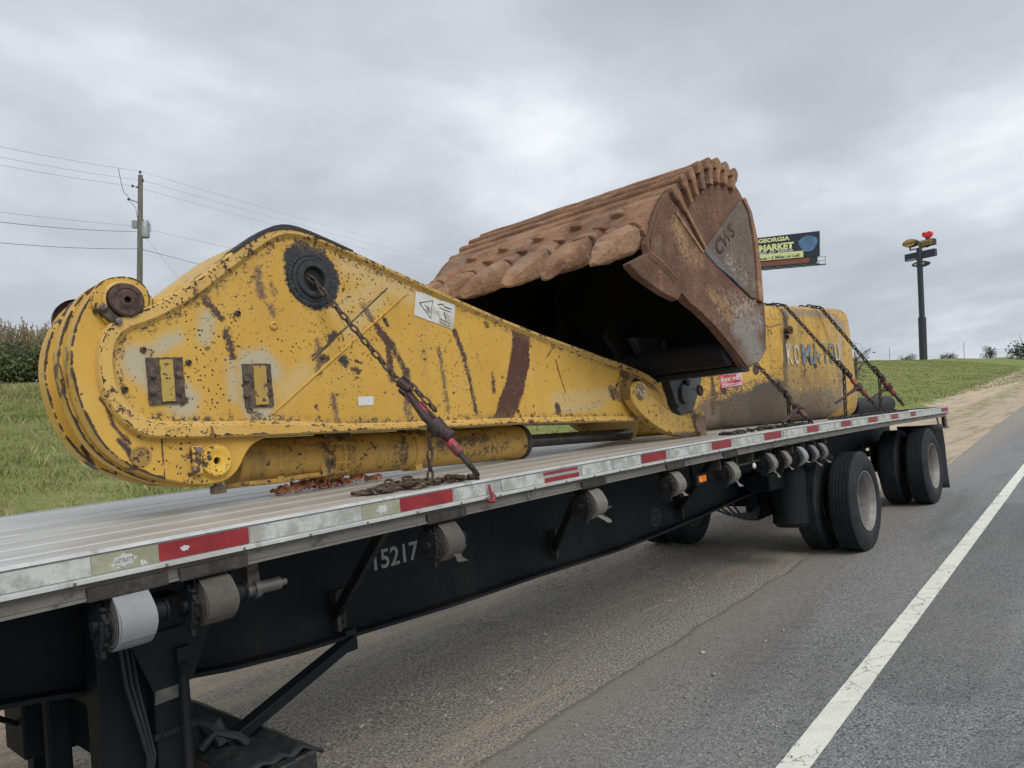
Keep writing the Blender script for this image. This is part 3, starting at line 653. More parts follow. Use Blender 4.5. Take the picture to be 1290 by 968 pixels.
# the cartoon figure is left out; its corner keeps a plain blue field
pc = bt(1018, 307); blob = MB()
pts = [pc+bx*(1.25*cos(a))*(1+.12*sin(3*a))+bz*(1.15*sin(a))-by*.03 for a in [2*pi*k/28 for k in range(28)]]
blob.add(pts, [tuple(range(28))]); blob.build('blue_field', BLUEP, bb, smooth_=0)

TS = 150.; SP = lambda px, py, d=0: PD(px, py, TS+d)
pbot = SP(1164, 470); ptp = SP(1158.5, 328)
east = (SP(1170, 320)-CAM); east = (east-UP*east.dot(UP)).normalized().cross(UP).normalized(); depthd = UP.cross(east).normalized()
if east.dot(R_) < 0: east = -east
def slope_of(an):
    v = east*cos(an)-depthd*sin(an); c_ = SP(1158, 321.5); p_, q_ = proj(c_-v*3), proj(c_+v*3); return (q_[1]-p_[1])/(q_[0]-p_[0])
if (SP(1158, 321.5)+depthd-CAM).length < (SP(1158, 321.5)-CAM).length: depthd = -depthd
best_ = min([radians(k) for k in range(0, 60)], key=lambda k: abs(slope_of(k)+.21))
sx = east*cos(best_)-depthd*sin(best_); sz = UP.copy(); sy = sx.cross(sz)
if sy.dot(F_) < 0: sy = -sy
def kx(px, py):                                             # metres along sx per pixel
    c_ = SP(px, py); return 1/abs(proj(c_+sx*.5)[0]-proj(c_-sx*.5)[0])
pm = TS/FPX
sp = thing('sign_pole', pbot, 'tall dark pole sign with red heart and oval signs over the hill', 'pole sign')
MB().tube([pbot, SP(1161.5, 400)], .75, 16).tube([SP(1161.5, 400), ptp, SP(1158, 313)], .55, 16).build('column', DARKS, sp)
MB().tube([SP(1157.2, 338), SP(1159.5, 410)], .06, 4).tube([SP(1161, 395), SP(1166.5, 452)], .06, 4).build('conduit', GREYM, sp)
TANS = plain('tan_sign_face', (.50, .33, .12)); GOLDS = plain('yellow_tan_face', (.46, .38, .14)); REDH = plain('red_heart', (.85, .035, .035), .4); BRN = plain('brown_lettering', (.22, .09, .03)); GRS = plain('dark_oval_face', (.07, .08, .085))
def oval(name, px, py, wpx, hpx, mface, nm_text, tm, tsz):
    c = SP(px, py); rx_, rz_ = wpx*kx(px, py)/2, hpx*pm/2*.92
    def ring(k, d): return [c+sx*(rx_*k*cos(a))+sz*(rz_*k*sin(a))+sy*d for a in [2*pi*j/32 for j in range(32)]]
    mb = MB(); A = ring(1, 0); B = ring(1, 1.1); mb.add(A+B, [tuple(range(32)), tuple(range(32, 64))[::-1]]+[(i, (i+1) % 32, 32+(i+1) % 32, 32+i) for i in range(32)])
    o = mb.build(name, DARKS, sp, smooth_=.5)
    mb = MB(); A = ring(.93, -.05); mb.add(A, [tuple(range(32))]); mb.build('face', mface, o, smooth_=0)
    text('lettering', nm_text, tm, o, c-sy*.09, sx, sz, tsz, 0, .03, 0, wscale=1.0)
    return o
oval('oval_sign', 1145.3, 306.5, 17.5, 10.5, TANS, 'Bojangles', BRN, .72)
oval('oval_sign', 1158.3, 332.6, 20, 7.6, GRS, 'Speedco', WHITEP, .62)
def sgn(name, px, py, wpx, hpx, dep, mat, parent=sp):
    c = SP(px, py); return MB().box(c+sy*dep/2, (wpx*kx(px, py), dep, hpx*pm), (sx, sy, sz)).build(name, mat, parent)
b_ = sgn('box_sign', 1166, 306, 18.5, 7.6, 1.2, DARKS)
sgn('face', 1165.9, 306.0, 17.2, 6.3, .05, GOLDS, b_).data.transform(Matrix.Translation(-sy*.08))
text('lettering', "Love's", BRN, b_, SP(1165.8, 305.8)-sy*.16, sx, sz, 1.05, 0, .03, wscale=1.5)
sgn('price_board', 1158, 321.5, 37.5, 8.8, .9, DARKS)
for (px, py, w_) in ((1148, 327.3, 11), (1163.2, 324.2, 8)): sgn('board_strip', px, py, w_, .9, .05, plain('pale_strip', (.45, .46, .48)), sp).data.transform(Matrix.Translation(-sy*.1))  # pale bands on the price board, plain colour only
MB().bar(SP(1146.3, 315.5), SP(1171, 310), .25, .25).bar(SP(1146.5, 311), SP(1146.8, 316), .25, .25).bar(SP(1167.6, 309), SP(1168, 312), .3, .3).bar(SP(1167, 298), SP(1167, 303), .3, .3).build('bracket', DARKS, sp)
hc = SP(1166.8, 296.2); hp = []
for j in range(40):
    a = 2*pi*j/40; hx = 16*sin(a)**3; hz = 13*cos(a)-5*cos(2*a)-2*cos(3*a)-cos(4*a); hp.append(hc+sx*hx*.060+sz*hz*.058)
hm = MB(); hm.add(hp+[p+sy*.9 for p in hp], [tuple(range(40)), tuple(range(40, 80))[::-1]]+[(i, (i+1) % 40, 40+(i+1) % 40, 40+i) for i in range(40)]); hm.build('heart', REDH, sp, smooth_=.5)
for (px, pt, lab) in ((1121, 438, 'short thin post on the crest left of the pole sign'), (1215, 431, 'faint thin mast on the crest right of the pole sign')):
    p = PD(px, 455, 150); tag(MB().tube([p, p+UP*((455-pt)*150/FPX)], .05, 5).build('thin_mast', WIRE, None), lab, 'mast')
#TRAILER
# ------------------------------------------------------------------ flatbed trailer
X0, X1, W = -2.7, 12.03, 2.59
trailer = thing('flatbed_trailer', (5, W/2, 0), 'long black spread-axle flatbed trailer with aluminium deck carrying yellow machine parts', 'trailer')
stations = [X0+(X1-X0)*k/56 for k in range(57)]
def sweep(pts, x0=X0, x1=X1, mb=None, closed=True):          # YZ outline (z relative to the deck line) swept along the cambered trailer
    mb = mb or MB(); ss = [x0]+[x for x in stations if x0 < x < x1]+[x1]; n = len(pts); vs = []; fs = []
    for x in ss:
        z = zr(x); vs += [(x, p[0], z+p[1]) for p in pts]
    for i in range(len(ss)-1):
        for j in range(n): fs.append((i*n+j, i*n+(j+1) % n, (i+1)*n+(j+1) % n, (i+1)*n+j))
    fs += [tuple(range(n))[::-1], tuple((len(ss)-1)*n+j for j in range(n))]
    return mb.add(vs, fs)
def rect(y0, y1, z0, z1): return [(y0, z0), (y1, z0), (y1, z1), (y0, z1)]
pl_ = [.078, .268, .545, .819, 1.13, 1.44, 1.753, 2.06, 2.30, 2.512]
for a, b in zip(pl_[:-1], pl_[1:]):
    o = sweep([(a+.006, -.05), (b-.006, -.05), (b-.006, -.018), (b-.011, -.009), (a+.011, -.009), (a+.006, -.018)]).build('deck_plank', DECK, trailer)
for (ya, yb) in ((1.283, 1.297),): pass
rr = sweep([(0, -.078), (.010, -.078), (.010, -.004), (0, -.004)]).build('rub_rail', ALU_RAIL, trailer)
b = sweep([(-.007, -.008), (-.004, .002), (.010, .003), (.013, -.008)]); sweep([(-.009, -.083), (-.009, -.073), (-.001, -.069), (.010, -.072), (.010, -.083)], mb=b); b.build('rail_lip', aluminium('bright_lip', (.60, .61, .60), (.25, .24, .22), (2, 6, 6), .6), rr)
sweep([(.011, -.036), (.076, -.036), (.076, -.004), (.060, -.004), (.055, -.008), (.016, -.010), (.011, -.005)]).build('rail_top_strip', ALU_TOP, trailer)
b = sweep(rect(.020, .045, -.125, -.084)); sweep([(.012, -.135), (.10, -.135), (.10, -.126), (.012, -.126)], mb=b); sweep(rect(.045, .055, -.126, -.04), mb=b); b.build('lower_side_rail', ALU_LOW, trailer)
b = sweep(rect(2.515, 2.59, -.13, -.006)); b.build('far_side_rail', ALU_RAIL, trailer)
# bolt heads and pocket plates along the rail
bl = MB()
for k in range(60):
    x = X0+.1+k*.245; bl.lathe([(0, .006), (.004, .005), (.005, .001)], (x, 0, zr(x)-.006), (0, -1, 0), 6)
    bl.lathe([(0, .005), (.004, .004), (.005, .001)], (x+.11, -.009, zr(x+.11)-.078), (0, -1, 0), 6)
rv_ = bl.build('rivets', ALU_LOW, rr); rv_['kind'] = 'stuff'
for k in range(36):
    x = X0+.15+k*.41
    MB().box((x, 1.295, zr(x)-.095), (.045, 2.42, .075)).build('cross_member', MB_BLACK, trailer)
WEBM = black_mat('scuffed_black_beam', (.008, .0095, .014), (.034, .032, .030), .75)
_bz = [(-2.7, 1.02), (.2, .97), (.69, .925), (1.0, .862), (1.35, .803), (1.65, .770), (2.7, .727), (3.45, .717), (4.3, .693), (4.9, .700), (5.6, .718), (6.2, .742), (6.9, .775), (7.4, .80), (8.2, .83), (12.0, .83)]
for yb, nm in ((.78, 'near'), (1.80, 'far')):
    mb = MB(); n = 46; V = []; Fq = []
    for i in range(n+1):
        x = X0+(X1-.05-X0)*i/n; zb = float(np.interp(x, [p[0] for p in _bz], [p[1] for p in _bz])); zt = zr(x)-.135
        V += [(x, yb-.005, zb), (x, yb+.005, zb), (x, yb+.005, zt), (x, yb-.005, zt)]
        if i: o_ = 4*(i-1); Fq += [(o_+j, o_+(j+1) % 4, o_+4+(j+1) % 4, o_+4+j) for j in range(4)]
    web = mb.add(V, Fq).build('main_beam', WEBM, trailer)
    for (dz, th, hw, top) in ((0, .016, .085, False), (0, .012, .07, True)):
        mb = MB(); V = []; Fq = []
        for i in range(n+1):
            x = X0+(X1-.05-X0)*i/n; zb = (zr(x)-.135) if top else float(np.interp(x, [p[0] for p in _bz], [p[1] for p in _bz]))
            V += [(x, yb-hw, zb-th), (x, yb+hw, zb-th), (x, yb+hw, zb), (x, yb-hw, zb)]
            if i: o_ = 4*(i-1); Fq += [(o_+j, o_+(j+1) % 4, o_+4+(j+1) % 4, o_+4+j) for j in range(4)]
        mb.add(V, Fq).build('beam_flange', MB_STEEL if not top else MB_BLACK, web)
    if nm == 'near': webn = web
# reflective tape
def tape(pxa, pxb, mat, nm='reflective_tape', z0=-.066, z1=-.014, lab=None):
    xa, xb = XR(pxa, -.001, -.04), XR(pxb, -.001, -.04); mb = MB(); n = max(2, int((xb-xa)/.1)+1); V = []; Fq = []
    for i in range(n+1):
        x = xa+(xb-xa)*i/n; V += [(x, -.0022, zr(x)+z0), (x, -.0022, zr(x)+z1)]
        if i: Fq.append((2*i-2, 2*i, 2*i+1, 2*i-1))
    o = mb.add(V, Fq).build(nm, mat, rr, smooth_=0)
    if lab: o['label'] = lab
    return o, xa, xb
red = [(200, 313), (504, 570), (808, 839), (897, 921), (963, 984), (1017, 1031), (1060, 1072), (1094, 1105), (1123, 1131), (1147.5, 1153), (1186, 1193)]
for a, b in red: tape(a, b, TAPE_RED)
tape(686, 729, TAPE_RED, z0=-.066, z1=-.045); tape(685, 728, TAPE_RED, z0=-.030, z1=-.017)
for a, b in ((115, 199.5), (456, 503.5)): tape(a, b, TAPE_PALE, lab='faded green-grey tape with a worn emblem')
for a, b in ((-60, 114), (315, 455), (572, 612), (632, 684), (733, 770), (772, 806), (843, 894), (924, 960), (987, 1014), (1033, 1058), (1074, 1092), (1107, 1121), (1133, 1146), (1155, 1184)): tape(a, b, TAPE_WHITE)
def rail_text(s, px, mat, size, dz=-.04, bold=.02, ws=1.):
    x = XR(px, -.003, dz); return text('emblem_lettering', s, mat, rr, (x, -.0042, zr(x)+dz), (1, 0, 0), (0, 0, 1), size, 0, bold, wscale=ws)
def emblem_blob(px, r, mat):
    x = XR(px, -.003, -.04); mb = MB(); pts = [(x+r*1.7*cos(a)*(1+.18*sin(5*a+px)), -.0032, zr(x)-.040+r*sin(a)*(1+.2*cos(7*a))) for a in [2*pi*k/26 for k in range(26)]]
    mb.add(pts, [tuple(range(26))]); mb.build('worn_emblem', mat, rr, smooth_=0)
WORNW = simple('worn_pale_print', (.50, .52, .50), .6, 0, .15, 20, .1)
emblem_blob(158, .017, WORNW); rail_text('UTILITY', 158, simple('olive_print', (.16, .17, .11), .6, 0, .2, 20, 0), .015, ws=.9); emblem_blob(481, .015, WORNW); emblem_blob(233, .008, WORNW)
rail_text('UTILITY', 262, simple('faint_red_print', (.34, .045, .04), .5, 0, .3, 20, 0), .022, bold=.0)
rail_text('UTILITY', 537, simple('faint_red_print_two', (.42, .07, .05), .5, 0, .3, 20, 0), .020, bold=.0)
# dark scuff marks, dents and grime on the rail are in the metal shader; near-black slips for the shade in the stake pocket openings:
pk = MB()
for k in range(22):
    x = X0+.45+k*.62; pk.box((x, .044, zr(x)-.0062), (.065, .022, .004))
pk.build('stake_pocket', MB_HOLE, rr)['kind'] = 'stuff'

# knee braces with bracket plates on the web
def wy(px, py, y): return PY(px, py, y)
def brace(top, bot, plate, wd=.045):
    a = Vector(top); b = Vector(bot); o = MB().bar(a, b, wd, .008, up=(0, -1, 0)).bar(a+Vector((-.02, .02, 0)), b+Vector((-.02, .02, 0)), .045, .006, up=(1, 0, 0)).build('knee_brace', MB_STEEL, trailer, bevel=.002)
    (xa, za), (xb, zb) = plate
    m = MB().box(((xa+xb)/2, .768, (za+zb)/2), (abs(xb-xa), .012, abs(zb-za)))
    m.bar((xa, .75, za), (xa, .75, zb), .02, .05, up=(0, 1, 0))
    for z in (za+(zb-za)*.2, za+(zb-za)*.8): m.lathe([(0, .012), (.010, .012), (.012, .008)], ((xa+xb)/2, .762, z), (0, -1, 0), 6)
    m.build('brace_bracket', MB_GRIME, o, bevel=.002)
def pxz(px, py, y=.768): v = PY(px, py, y); return (v.x, v.z)
t1 = wy(491, 666, .14); brace((t1.x, .14, zr(t1.x)-.135), wy(427, 777, .74), (pxz(418, 745), pxz(437, 790)))
t1 = wy(742, 636, .16); brace((t1.x, .16, zr(t1.x)-.135), wy(702, 692, .74), (pxz(693, 668), pxz(704, 701)))
t1 = wy(905, 588, .16); brace((t1.x, .16, zr(t1.x)-.135), wy(858, 640, .74), (pxz(852, 622), pxz(860, 653)))
# landing gear
def leg(y, xa, xb, full):
    l = MB().box(((xa+xb)/2, y, .80), (xb-xa, .13, .75)).box(((xa+xb)/2, y, .36), ((xb-xa)*.8, .10, .30)).build('landing_leg', MB_BLACK, trailer, bevel=.006)
    MB().add([((xa+xb)/2+sx_*a, y+sy_*b, z) for z, a, b in ((.22, .05, .05), (.06, .15, .14), (.035, .15, .14)) for sx_, sy_ in ((-1, -1), (1, -1), (1, 1), (-1, 1))],
             [(0, 1, 5, 4), (1, 2, 6, 5), (2, 3, 7, 6), (3, 0, 4, 7), (4, 5, 9, 8), (5, 6, 10, 9), (6, 7, 11, 10), (7, 4, 8, 11), (8, 9, 10, 11), (0, 3, 2, 1)]).build('foot_pad', MB_STEEL, l, bevel=.004)
    return l
ln = leg(.565, 1.075, 1.205, True)
m = MB()
for z in (.93, .70, .46): m.box((1.14, .497, z), (.15, .010, .022)); m.lathe([(0, .011), (-.010, .010), (-.012, .001)], (1.10, .492, z), (0, 1, 0), 6).lathe([(0, .011), (-.010, .010), (-.012, .001)], (1.18, .492, z), (0, 1, 0), 6)
lb_ = m.build('leg_band', MB_STEEL, ln, bevel=.002); lb_['kind'] = 'stuff'; MB().prism([(1.0, 1.06), (1.30, 1.06), (1.21, .86), (1.07, .86)], .486, .4965).build('gusset', MB_STEEL, ln, bevel=.002)
m = MB()
for k in range(3): m.tube([(.97+.02*k, .52, 1.2), (.99+.02*k, .50+.01*k, .9), (1.04+.01*k, .49, .65), (1.03, .52, .45)], .007, 6)
m.build('cable', MB_RUBBER, ln); lf_ = leg(2.05, 1.07, 1.27, False)
m = MB().box((1.0, .62, .80), (.16, .12, .8)).bar((1.0, .62, .85), (1.0, 2.05, .85), .10, .09).bar((1.12, .62, 1.1), (1.12, 2.05, 1.1), .06, .06); m.build('leg_cross_brace', MB_BLACK, trailer, bevel=.004)
m = MB().tube([(1.17, .62, .93), (1.17, .46, .93), (1.16, .44, .90)], .014, 8).box((1.175, .48, .955), (.05, .04, .07)).tube([(1.165, .46, .93), (1.16, .455, .55)], .016, 8); m.build('crank_handle', MB_STEEL, ln, bevel=.002)
pp_ = [PY(*q, .495) for q in ((196, 871), (225, 862), (225, 878), (196, 889))]; MB().add([Vector((p.x, .4965, p.z)) for p in pp_], [(0, 1, 2, 3)]).build('grey_label_plate', simple('dull_reflector', (.16, .155, .15), .5, .1, .3, 20, .1), ln, smooth_=0)
a = wy(443, 806, .70); b = wy(320, 908, .62)
m = MB().bar(a, b+(b-a)*.25, .065, .045, up=(0, 0, 1)); m.build('leg_strut', MB_BLACK, trailer, bevel=.004)
m = MB().box(PY(440, 806, .72), (.06, .05, .10)).lathe([(0, .014), (.012, .012)], PY(441, 808, .69), (0, -1, 0), 6); m.build('strut_bracket', MB_STEEL, trailer, bevel=.006)
# hoses and lines under the nose
m = MB()
for k in range(7):
    x0 = .72+.09*k; y0 = 1.0+.1*random.random(); m.tube([(x0, y0, .95), (x0+.05*random.uniform(-1, 1), y0+.1, .8), (x0+.15, y0+.25, .66+.06*random.random()), (x0+.3, y0+.2, .78), (x0+.35, y0, .95)], .012, 6)
m.build('air_hose', MB_RUBBER, trailer)
MB().box((1.0, 1.3, .78), (.30, .25, .45)).box((.93, 1.05, .70), (.08, .06, .5)).build('gearbox', MB_BLACK, trailer, bevel=.01)
# dunnage rack with black timbers under a strapped rubber sheet
rack = MB().bar((1.29, .34, .30), (1.29, 2.2, .30), .03, .05).bar((1.60, .34, .30), (1.60, 2.2, .30), .03, .05)
for y in (.42, 1.2, 2.1): rack.bar((1.27, y, .26), (1.64, y, .26), .04, .04).bar((1.275, y, .27), (1.275, y, .72), .03, .03).bar((1.64, y, .27), (1.64, y, .60), .03, .03)
rk = rack.build('dunnage_rack', MB_BLACK, trailer, bevel=.003)
TIMB = simple('tarred_timber', (.020, .020, .022), .55, 0, .4, 12, .4, (.055, .05, .045), (.52, .7), (6, .6, 6))
for i, (x, z) in enumerate(((1.345, .355), (1.445, .355), (1.545, .355), (1.345, .45), (1.445, .455), (1.548, .445))):
    MB().box((x, 1.22+.03*((i*7) % 3-1), z), (.092, 1.84, .088)).build('timber', TIMB, rk, bevel=.008)
sh = MB(); V = []; Fq = []; nx_, ny_ = 9, 40
for i in range(nx_):
    for j in range(ny_):
        y = .34+1.75*j/(ny_-1); u = i/(nx_-1); x = 1.29+.34*u; z = .508+.012*sin(u*27)+.012*mnoise.noise((x*9, y*5, 2))+(.035*exp(-((y-.75)/.35)**2)*(1-u))
        if u > .93: z -= .05
        if u < .02: z -= .03
        V.append((x+.006*mnoise.noise((y*8, u*3, 4)), y, z))
for i in range(nx_-1):
    for j in range(ny_-1): Fq.append((i*ny_+j, (i+1)*ny_+j, (i+1)*ny_+j+1, i*ny_+j+1))
o = sh.add(V, Fq).build('rubber_sheet', MB_RUBBER, rk); so_ = o.modifiers.new('thick', 'SOLIDIFY'); so_.thickness = .012
m = MB()
for k in range(1): m.tube([(1.28+.015*k, .62+.02*k, .55+.012*k), (1.33, .60+.05*k, .60+.01*k), (1.40, .56+.05*k, .565), (1.43, .55+.06*k, .53)], .017, 7)
m.tube([(1.29, .72, .52), (1.30, .68, .64), (1.34, .62, .62), (1.36, .6, .55)], .03, 8); m.build('strap_bundle', MB_RUBBER, rk)

# strap winches sliding in the side track
ROLLSIDE = simple('grimy_roll_edge', (.050, .046, .040), .75, 0, .4, 50, .3, (.13, .12, .10), (.58, .68))
def winch(px, py, mat, r=.078, tail=None, face=.10, white=False, lab=None, y=.055, plate=True):
    p = PY(px, py, y); x, z = p.x, p.z; zt = zr(x)-.13
    wch = MB()
    for sx_ in (-1, 1):
        wch.box((x+sx_*(face/2+.010), y+.012, (z-.045+zt)/2), (.006, .075, zt-z+.045)).lathe([(0, .045), (.006, .045)], (x+sx_*(face/2+.010)-.003, y, z), (1, 0, 0), 14)
    wch.box((x, y+.005, zt-.006), (face+.05, .10, .012))
    wch.tube([(x+face/2, y, z), (x+face/2+.055, y, z)], .026, 12).tube([(x+face/2+.055, y, z), (x+face/2+.062, y, z)], .031, 12)
    wo = wch.build('strap_winch', MB_STEEL, trailer, bevel=.0015)
    if lab: wo['label'] = lab
    if plate: MB().box((x-.005, .012, zt+.012), (face+.12, .016, .036)).box((x-.005, .020, zt-.004), (face+.12, .03, .010)).build('track_plate', MB_GRIME, wo, bevel=.002)
    MB().tube([(x+face/2+.03, y-.0265, z+.004), (x+face/2+.03, y-.02, z+.004)], .008, 8).tube([(x+face/2+.03, y-.01, z-.024), (x+face/2+.03, y-.01, z-.027)], .008, 8).build('bar_hole', MB_HOLE, wo)
    g = MB(); g.lathe([(0, .02), (0, .058), (.012, .058), (.012, .02)], (x-face/2-.032, y, z), (1, 0, 0), 22)
    for k in range(11):
        a = 2*pi*k/11; g.box((x-face/2-.026, y+cos(a)*.061, z+sin(a)*.061), (.012, .014, .014), (Vector((1, 0, 0)), Vector((0, cos(a), sin(a))), Vector((0, -sin(a), cos(a)))))
    g.box((x-face/2-.03, y-.01, z-.075), (.012, .05, .022)).tube([(x-face/2-.045, y, z), (x-face/2-.02, y, z)], .018, 10).tube([(x-face/2-.035, y-.03, z-.06), (x-face/2-.035, y-.05, z-.03), (x-face/2-.035, y-.055, z+.02)], .007, 6)
    g.build('ratchet_gear', MB_STEEL, wo, bevel=.001)
    rl = MB(); prof = [(0, .02)]
    nr = 7; sp_ = [(0, .02)]
    for k in range(nr): q = .02+(r-.003-.02)*(k+1)/nr; sp_ += [(.0015*(k % 2), q-.006), (.004, q-.003), (.001*(k % 2), q-.001)]
    MB().lathe([(d-face/2-.0015, q) for d, q in sp_], (x, y, z), (1, 0, 0), 40).build('roll_side', ROLLSIDE, wo)
    prof += [(0, r-.004), (0, r), (face*.5, r+.0015), (face, r), (face-.003, r-.006), (face, .02)]
    rl.lathe([(d-face/2, q) for d, q in prof], (x, y, z), (1, 0, 0), 40)
    # outermost loose wrap: slightly spiralled band
    V = []; Fq = []
    for k in range(15):
        a = -.6+k*.23; rr_ = r+.004+.0012*k*(.6+.4*sin(k)); 
        for s_ in (-1, 1): V.append((x+s_*face*.49+.004*sin(k*.6), y-cos(a)*rr_, z+sin(a)*rr_))
        if k: Fq.append((2*k-2, 2*k-1, 2*k+1, 2*k))
    rl.add(V, Fq); ro = rl.build('strap_roll', mat, wo)
    if tail:
        V = []; Fq = []
        for k in range(9):
            u = k/8; wd = face*(.48*(1-u)**1.5+.17+.05*sin(px+u*9))
            c = Vector((x+.01+.02*u+.012*sin(u*7+px), y-r*.9+.02*sin(u*5), z-.02-tail*.62*u))
            V += [c+Vector((-wd, .008*sin(u*9), 0)), c+Vector((wd, -.012*sin(u*6+1), 0))]
            if k: Fq.append((2*k-2, 2*k-1, 2*k+1, 2*k))
        t_ = MB().add(V, Fq).build('strap_tail', mat, wo); sm_ = t_.modifiers.new('thick', 'SOLIDIFY'); sm_.thickness = .003
    return wo
winch(160, 780, STRAP_W, .080, lab='strap winch with the widest, palest roll'); winch(267, 756, STRAP_G, .070)
winch(558, 683, STRAP_G, .074, .10); winch(743, 636, STRAP_M, .074, .13); winch(846, 611, STRAP_M, .070, .08); winch(916, 597, STRAP_M, .072, .12)
winch(965, 585, STRAP_M, .072, .14, .085, plate=False); winch(984, 580.5, STRAP_M, .066, .09, .085, plate=False); winch(1004, 576, STRAP_W, .074, .05, .09, plate=False, lab='strap winch with a clean white roll'); winch(1019, 573, STRAP_M, .07, .14, .085, plate=False); winch(1030.5, 570, STRAP_M, .07, .13, .085, plate=False)
# pipe stub and hangers beside the second winch
p = PY(322, 742, .12); MB().tube([p-Vector((.09, 0, 0)), p+Vector((.09, 0, 0))], .022, 12).tube([p-Vector((.01, 0, 0)), p+Vector((.01, 0, 0))], .032, 12).tube([p+Vector((.09, 0, 0)), p+Vector((.115, 0, 0))], .012, 8).build('pipe_stub', simple('dull_steel_pipe', (.16, .155, .15), .45, .5, .3, 20, .2), trailer)
p = PY(318, 722, .12); MB().box(p, (.045, .012, .09)).lathe([(0, .03), (.01, .03)], p+Vector((0, -.01, .03)), (0, 1, 0), 14).build('hanger_tab', simple('pale_hanger', (.12, .11, .09), .6, .2, .3, 20, .2), trailer, bevel=.003)
m = MB()
for k in range(9):
    x = 4.7+.27*k; m.box((x, .06, zr(x)-.175), (.012, .05, .08))
m.box((5.9, .075, zr(5.9)-.205), (2.2, .02, .012)); m.build('winch_track_hangers', MB_GRIME, trailer)
p = PY(950, 587, .02); MB().sphere(p, .022, 10, 8, (1, .6, 1)).build('white_cap', simple('white_plastic', (.6, .6, .58), .5, 0, .1, 5, 0), trailer)
# web lettering and emblem
a = PY(471, 705, .772); b = PY(527.5, 697, .772); WHL = simple('grey_white_digits', (.38, .385, .38), .6, 0, .2, 25, .1)
o = text('number_lettering', '15217', WHL, webn, (0, 0, 0), (1, 0, 0), (0, 0, 1), 1, 0, .018); me = o.data
mx_ = max(v.co.x for v in me.vertices); mn = min(v.co.x for v in me.vertices); hz = max(v.co.z for v in me.vertices)-min(v.co.z for v in me.vertices)
for v in me.vertices: v.co = Vector(((a.x+b.x)/2+(v.co.x-(mx_+mn)/2)*(b.x-a.x)/(mx_-mn), .7735, (a.z+b.z)/2+v.co.z*.098/hz))
c = PY(826.5, 652, .772); EMB = simple('faded_blue_emblem', (.050, .060, .10), .5, 0, .3, 30, 0); EMR = simple('faded_red_print', (.17, .06, .05), .5, 0, .3, 30, 0)
mb = MB(); mb.lathe([(0, .062), (-.001, .062), (-.001, .072), (0, .072)], (c.x, .7735, c.z), (0, 1, 0), 32)
for k in range(-1, 2): mb.box((c.x+k*.033, .7738, c.z), (.004, .001, .11 if k == 0 else .09))
for k in range(-2, 3): mb.box((c.x, .7738, c.z+k*.025), (.12-.02*abs(k), .001, .003))
mb.build('round_emblem', EMB, webn); text('emblem_lettering', 'UTILITY', EMR, webn, (c.x, .7715, c.z), (1, 0, 0), (0, 0, 1), .034, 0, .01)
# marker light
p = PY(880, 603.5, .13); ml = MB().box(p, (.16, .05, .075)).box(p+Vector((0, .02, .08)), (.12, .03, .12)).build('side_marker', MB_BLACK, trailer, bevel=.004)
am = M('amber_lens', .25, 0, .6); am.color(am.mix(am.step(am.noise(30, 3, .6), .4, .6), (.65, .15, .015), (.95, .33, .05))); MB().box(p+Vector((0, -.028, 0)), (.10, .014, .045)).build('amber_lens', am.m, ml, bevel=.006)

# wheels
def tyre_mat():
    m = M('tyre_rubber', .7, 0, .35); n = m.noise(6, 5, .7); c = m.mix(m.step(n, .35, .7), (.011, .013, .017), (.026, .028, .031)); c = m.mix(m.math('MULTIPLY', m.step(m.noise(24, 5, .7), .55, .72), .5), c, (.055, .051, .045)); m.color(c); m.bump(m.noise(60, 3, .6), .15, .002); return m.m
TYRE = tyre_mat(); RIM = aluminium('dull_wheel_steel', (.27, .262, .245), (.12, .11, .098), (4, 4, 4), .5, .3, .5)
HUBM = simple('brake_dusted_disc', (.13, .122, .11), .6, .2, .35, 12, .2)
def wheel(X, y0, sgn_, inner):
    # y0: outer face; sgn_: +1 goes towards the far side
    w_ = .265; c = (X, y0, .497); ax = (0, sgn_, 0); prof = [(.035, .295), (.018, .31), (.004, .36), (.0, .40), (.006, .44), (.018, .465), (.018, .472), (.030, .484), (.034, .492)]
    n = 5; a0, a1 = .036, w_-.036
    for k in range(n+1):
        s0 = a0+(a1-a0)*k/(n+1); s1 = a0+(a1-a0)*(k+1)/(n+1); prof += [(s0+.0005, .5), (s1-.007, .5)] + ([(s1-.0065, .4885), (s1-.0015, .4885)] if k < n else [])
    prof += [(w_-.034, .492), (w_-.018, .47), (w_, .40), (w_-.018, .31), (w_-.035, .295)]
    t = MB().lathe(prof, c, ax, 72).build('tyre', TYRE, trailer, smooth_=.9)
    r_ = MB().lathe([(.020, .300), (.012, .303), (.012, .295), (.020, .288), (.035, .284), (.05, .272), (.085, .262), (.175, .258)], c, ax, 56).lathe([(w_-.02, .30), (w_-.05, .27), (.175, .26)], c, ax, 56).build('rim', RIM, trailer if False else t, smooth_=.7)
    MB().lathe([(.176, .2585), (.180, .16), (.165, .13), (.16, .06), (.10, .055), (.095, .001)], c, ax, 48).build('hub_disc', HUBM, t, smooth_=.7)
    if not inner:
        h = MB()
        for k in range(10): a = 2*pi*k/10; h.lathe([(.168, .017), (.140, .016), (.138, .008)], (X+cos(a)*.145, y0, .497+sin(a)*.145), ax, 6)
        h.build('lug_nut', simple('lug_steel', (.22, .2, .18), .5, .4, .3, 10, .1), t)
    return t
AX = (7.907, 10.977)
